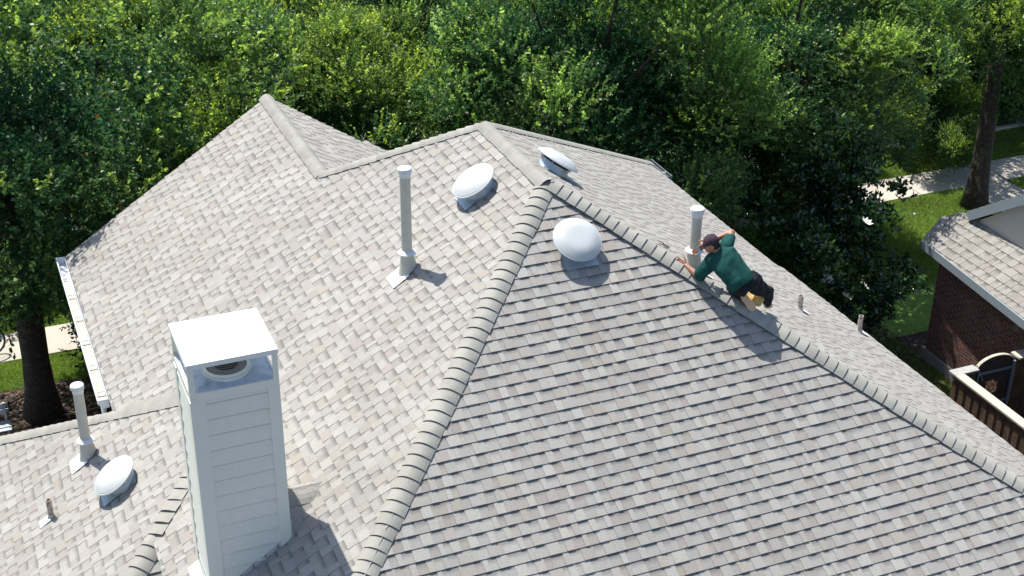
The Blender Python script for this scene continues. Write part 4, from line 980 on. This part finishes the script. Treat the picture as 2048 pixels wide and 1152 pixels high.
def hand(b, wrist, palm_dir, side, n, fingers, thumb):
    palm_dir = palm_dir.normalized(); side = (side-palm_dir*side.dot(palm_dir)).normalized(); nrm = palm_dir.cross(side).normalized()
    pc = wrist+palm_dir*.05
    loft(b, [(wrist-palm_dir*.005, side*.026, nrm*.018), (wrist+palm_dir*.03, side*.036, nrm*.016), (wrist+palm_dir*.085, side*.042, nrm*.013), (wrist+palm_dir*.095, side*.036, nrm*.010)])
    for i, (ln, spread, c1, c2) in enumerate(fingers):
        s = (i-1.5)*.021; base = wrist+palm_dir*.085+side*s; d0 = (palm_dir+side*spread+nrm*c1).normalized(); d1 = (palm_dir+side*spread+nrm*c2).normalized()
        m_ = base+d0*ln*.5; capsule(b, base, m_, .0095, .0088, 8); capsule(b, m_, m_+d1*ln*.5, .0088, .0075, 8)
    t0 = wrist+palm_dir*.03+side*thumb*.03; t1 = t0+(palm_dir*.6+side*thumb*.9).normalized()*.045+n*.0; t2 = t1+(palm_dir*.9+side*thumb*.3).normalized()*.032
    capsule(b, t0, t1, .013, .011, 8); capsule(b, t1, t2, .011, .009, 8)
hdir = (J(1354, 521, .07)-Lw).normalized()
hand(b, Lw, hdir, VU+VR*.3, VB, [(.062, -.20, -.1, -.35), (.074, -.06, .0, -.3), (.080, .05, .0, -.3), (.072, .17, .0, -.3)], 1)
hd2 = (J(1403, 493, -.10)-Rw).normalized()
hand(b, Rw, hd2, VU-VB*.5, VB, [(.06, .0, .7, 1.6), (.068, 0, .7, 1.6), (.07, 0, .7, 1.6), (.06, 0, .6, 1.4)], 1)
man = fuse(b, 'person', M_skin, None, vox=.006, it=3)
tag(man, 'man in green t-shirt and dark cap kneeling on the roof hip, leaning on one hand', 'person')
mw = man
# shirt
b = MB()
loft(b, [(hem-spine*.03, wv*.165, dv_*.125), (hem+spine*.06, wv*.170, dv_*.13), (hem+spine*.2, wv*.172, dv_*.135), (nk-spine*.20, wv*.185, dv_*.13), (nk-spine*.09, wv*.175, dv_*.105), (nk-spine*.03, wv*.105, dv_*.08), (nk+spine*.005, wv*.07, dv_*.068)], 28)
capsule(b, Ls+(nk-Ls)*.2, Ls.lerp(Le, .35), .085, .085); capsule(b, Ls.lerp(Le, .3), Ls.lerp(Le, .88), .083, .076)
capsule(b, Rs+(nk-Rs)*.2, Rs.lerp(Re, .3), .085, .078); capsule(b, Rs.lerp(Re, .25), Rs.lerp(Re, .52), .078, .068)
ell(b, hem+spine*.05-wv*.03, wv*.155, spine*.10, dv_*.14)
under(fuse(b, 'shirt', M_shirt, None, vox=.008, it=4, folds=.018, fs=9), man)
# trousers
b = MB()
loft(b, [(pel-spine*.09, wv*.13, dv_*.11), (pel-spine*.02, wv*.165, dv_*.13), (pel+spine*.08, wv*.155, dv_*.118)], 24)
capsule(b, pel+wv*.06, pel.lerp(rk, .55), .115, .10); capsule(b, pel.lerp(rk, .5), rk, .10, .078); capsule(b, rk, rf, .078, .062)
capsule(b, pel-wv*.07, lk, .105, .085); capsule(b, lk, la-(la-lk)*.06, .085, .062)
under(fuse(b, 'trousers', M_trous, None, vox=.009, it=3, folds=.02, fs=12, seed=5), man)
# boots
def boot(heel, toe, sole_n, name, upper):
    d = (toe-heel).normalized(); sn = sole_n.normalized(); sn = (sn-d*sn.dot(d)).normalized(); sw = d.cross(sn); L = (toe-heel).length
    b = MB(); prof = [(0, .026), (.05, .040), (.25, .043), (.45, .041), (.72, .054), (.9, .046), (1, .022)]
    ou = [heel+d*L*t+sw*w_ for t, w_ in prof] + [heel+d*L*t-sw*w_ for t, w_ in prof[::-1]]
    b.prism(ou, sn*.022); so_ = under(b.build('sole', M_sole, fix=True), man)
    b = MB(); capsule(b, heel+d*.04-sn*.035, heel+d*L*.5-sn*.03, .042, .042); capsule(b, heel+d*L*.5-sn*.03, toe-d*.045-sn*.026, .04, .033); capsule(b, heel+d*.05-sn*.04, heel+d*.06-sn*.13, .045, .05)
    under(fuse(b, 'boot', upper, None, vox=.008, it=2), man)
boot(J(1484, 589, -.13), J(1507, 620, -.06), VB+VU*.12+VR*.1, 'boot', M_boot)
boot(J(1531, 600, .50), J(1538, 614, .60), VB*.5-VU, 'boot', M_boot)
# cap and hair
b = MB(); cc_ = J(1422.5, 482.5, -.27); ell(b, cc_, VR*.100, VU*.092, VB*.102); 
capsule(b, cc_+VR*-.05-VU*.035, cc_+VR*-.045-VU*.03, .055, .055)
cpo = under(fuse(b, 'cap', M_plum, None, vox=.008, it=2, folds=.006, fs=18), man)
b = MB(); br0 = cc_+VR*-.06-VU*.05-VB*.02; loft(b, [(br0+VR*.02, VB*.06, VU*.008), (br0-VR*.03-VU*.02, VB*.065, VU*.008), (br0-VR*.06-VU*.035, VB*.045, VU*.006)]); under(b.build('cap_brim', M_plum, smooth=True), cpo)
b = MB(); ell(b, hd+VU*-.012+VR*.012, VR*.085, VU*.07, VB*.094); under(fuse(b, 'hair', mat('dark_hair', (.012, .010, .009), .8), None, vox=.008, it=1, folds=.005, fs=30), man)
# brush
b = MB(); h0 = J(1409, 491, -.12); h1 = J(1400, 497, -.12); f1 = J(1394, 501, -.12); t1 = J(1385, 505.5, -.12)
b.bar(h0, h1, .03, .02, up=VB); brush = b.build('paint_brush', M_dark); tag(brush, 'small paint brush with orange bristles held in the right hand of the man', 'brush')
b = MB(); b.bar(h1, f1, .052, .022, up=VB); under(b.build('ferrule', M_steel), brush)
b = MB(); b.bar(f1, t1, .056, .026, up=VB); under(b.build('bristles', mat('orange_bristles', (.55, .20, .06), .8, noise=.2, nscale=40)), brush)
# foam cushion
M_foam = mat('yellow_foam', (.78, .55, .22), .9, noise=.2, nscale=25, second=(.40, .25, .09), sscale=14)
fp = J(1514, 594, .22); b = MB(); Mf = frame(NC, (1, 0, -T)); Mf.translation = fp
b.box((-.10, -.10, -.09), (.08, .07, .04), M=Mf); cu = b.build('foam_cushion', M_foam); tag(cu, 'yellow foam cushion tucked between the boots of the man', 'cushion')
bm = bmesh.new(); bm.from_mesh(cu.data); bmesh.ops.bevel(bm, geom=bm.edges[:], offset=.015, segments=2, affect='EDGES'); bm.to_mesh(cu.data); bm.free()
# odds and ends on the roof
b = MB()
for (px, py, a) in ((1321, 484, .3), (1332, 492, -.5)):
    p = on(px, py, NC, .035); b.box((-.05, -.02, 0), (.05, .02, .006), M=Matrix.Translation(p) @ Euler((.1, .5, a)).to_matrix().to_4x4())
under(b.build('loose_tab', M_deck), roof)
b = MB(); p = on(1099, 356, NC, .06); q = on(1104, 363, NB, .06); b.tube([p, q], .008, 6); b.tube([q+Vector((-.02, 0, 0)), q+Vector((.02, 0, 0))], .01, 6); under(b.build('roof_nail', M_white), roof)
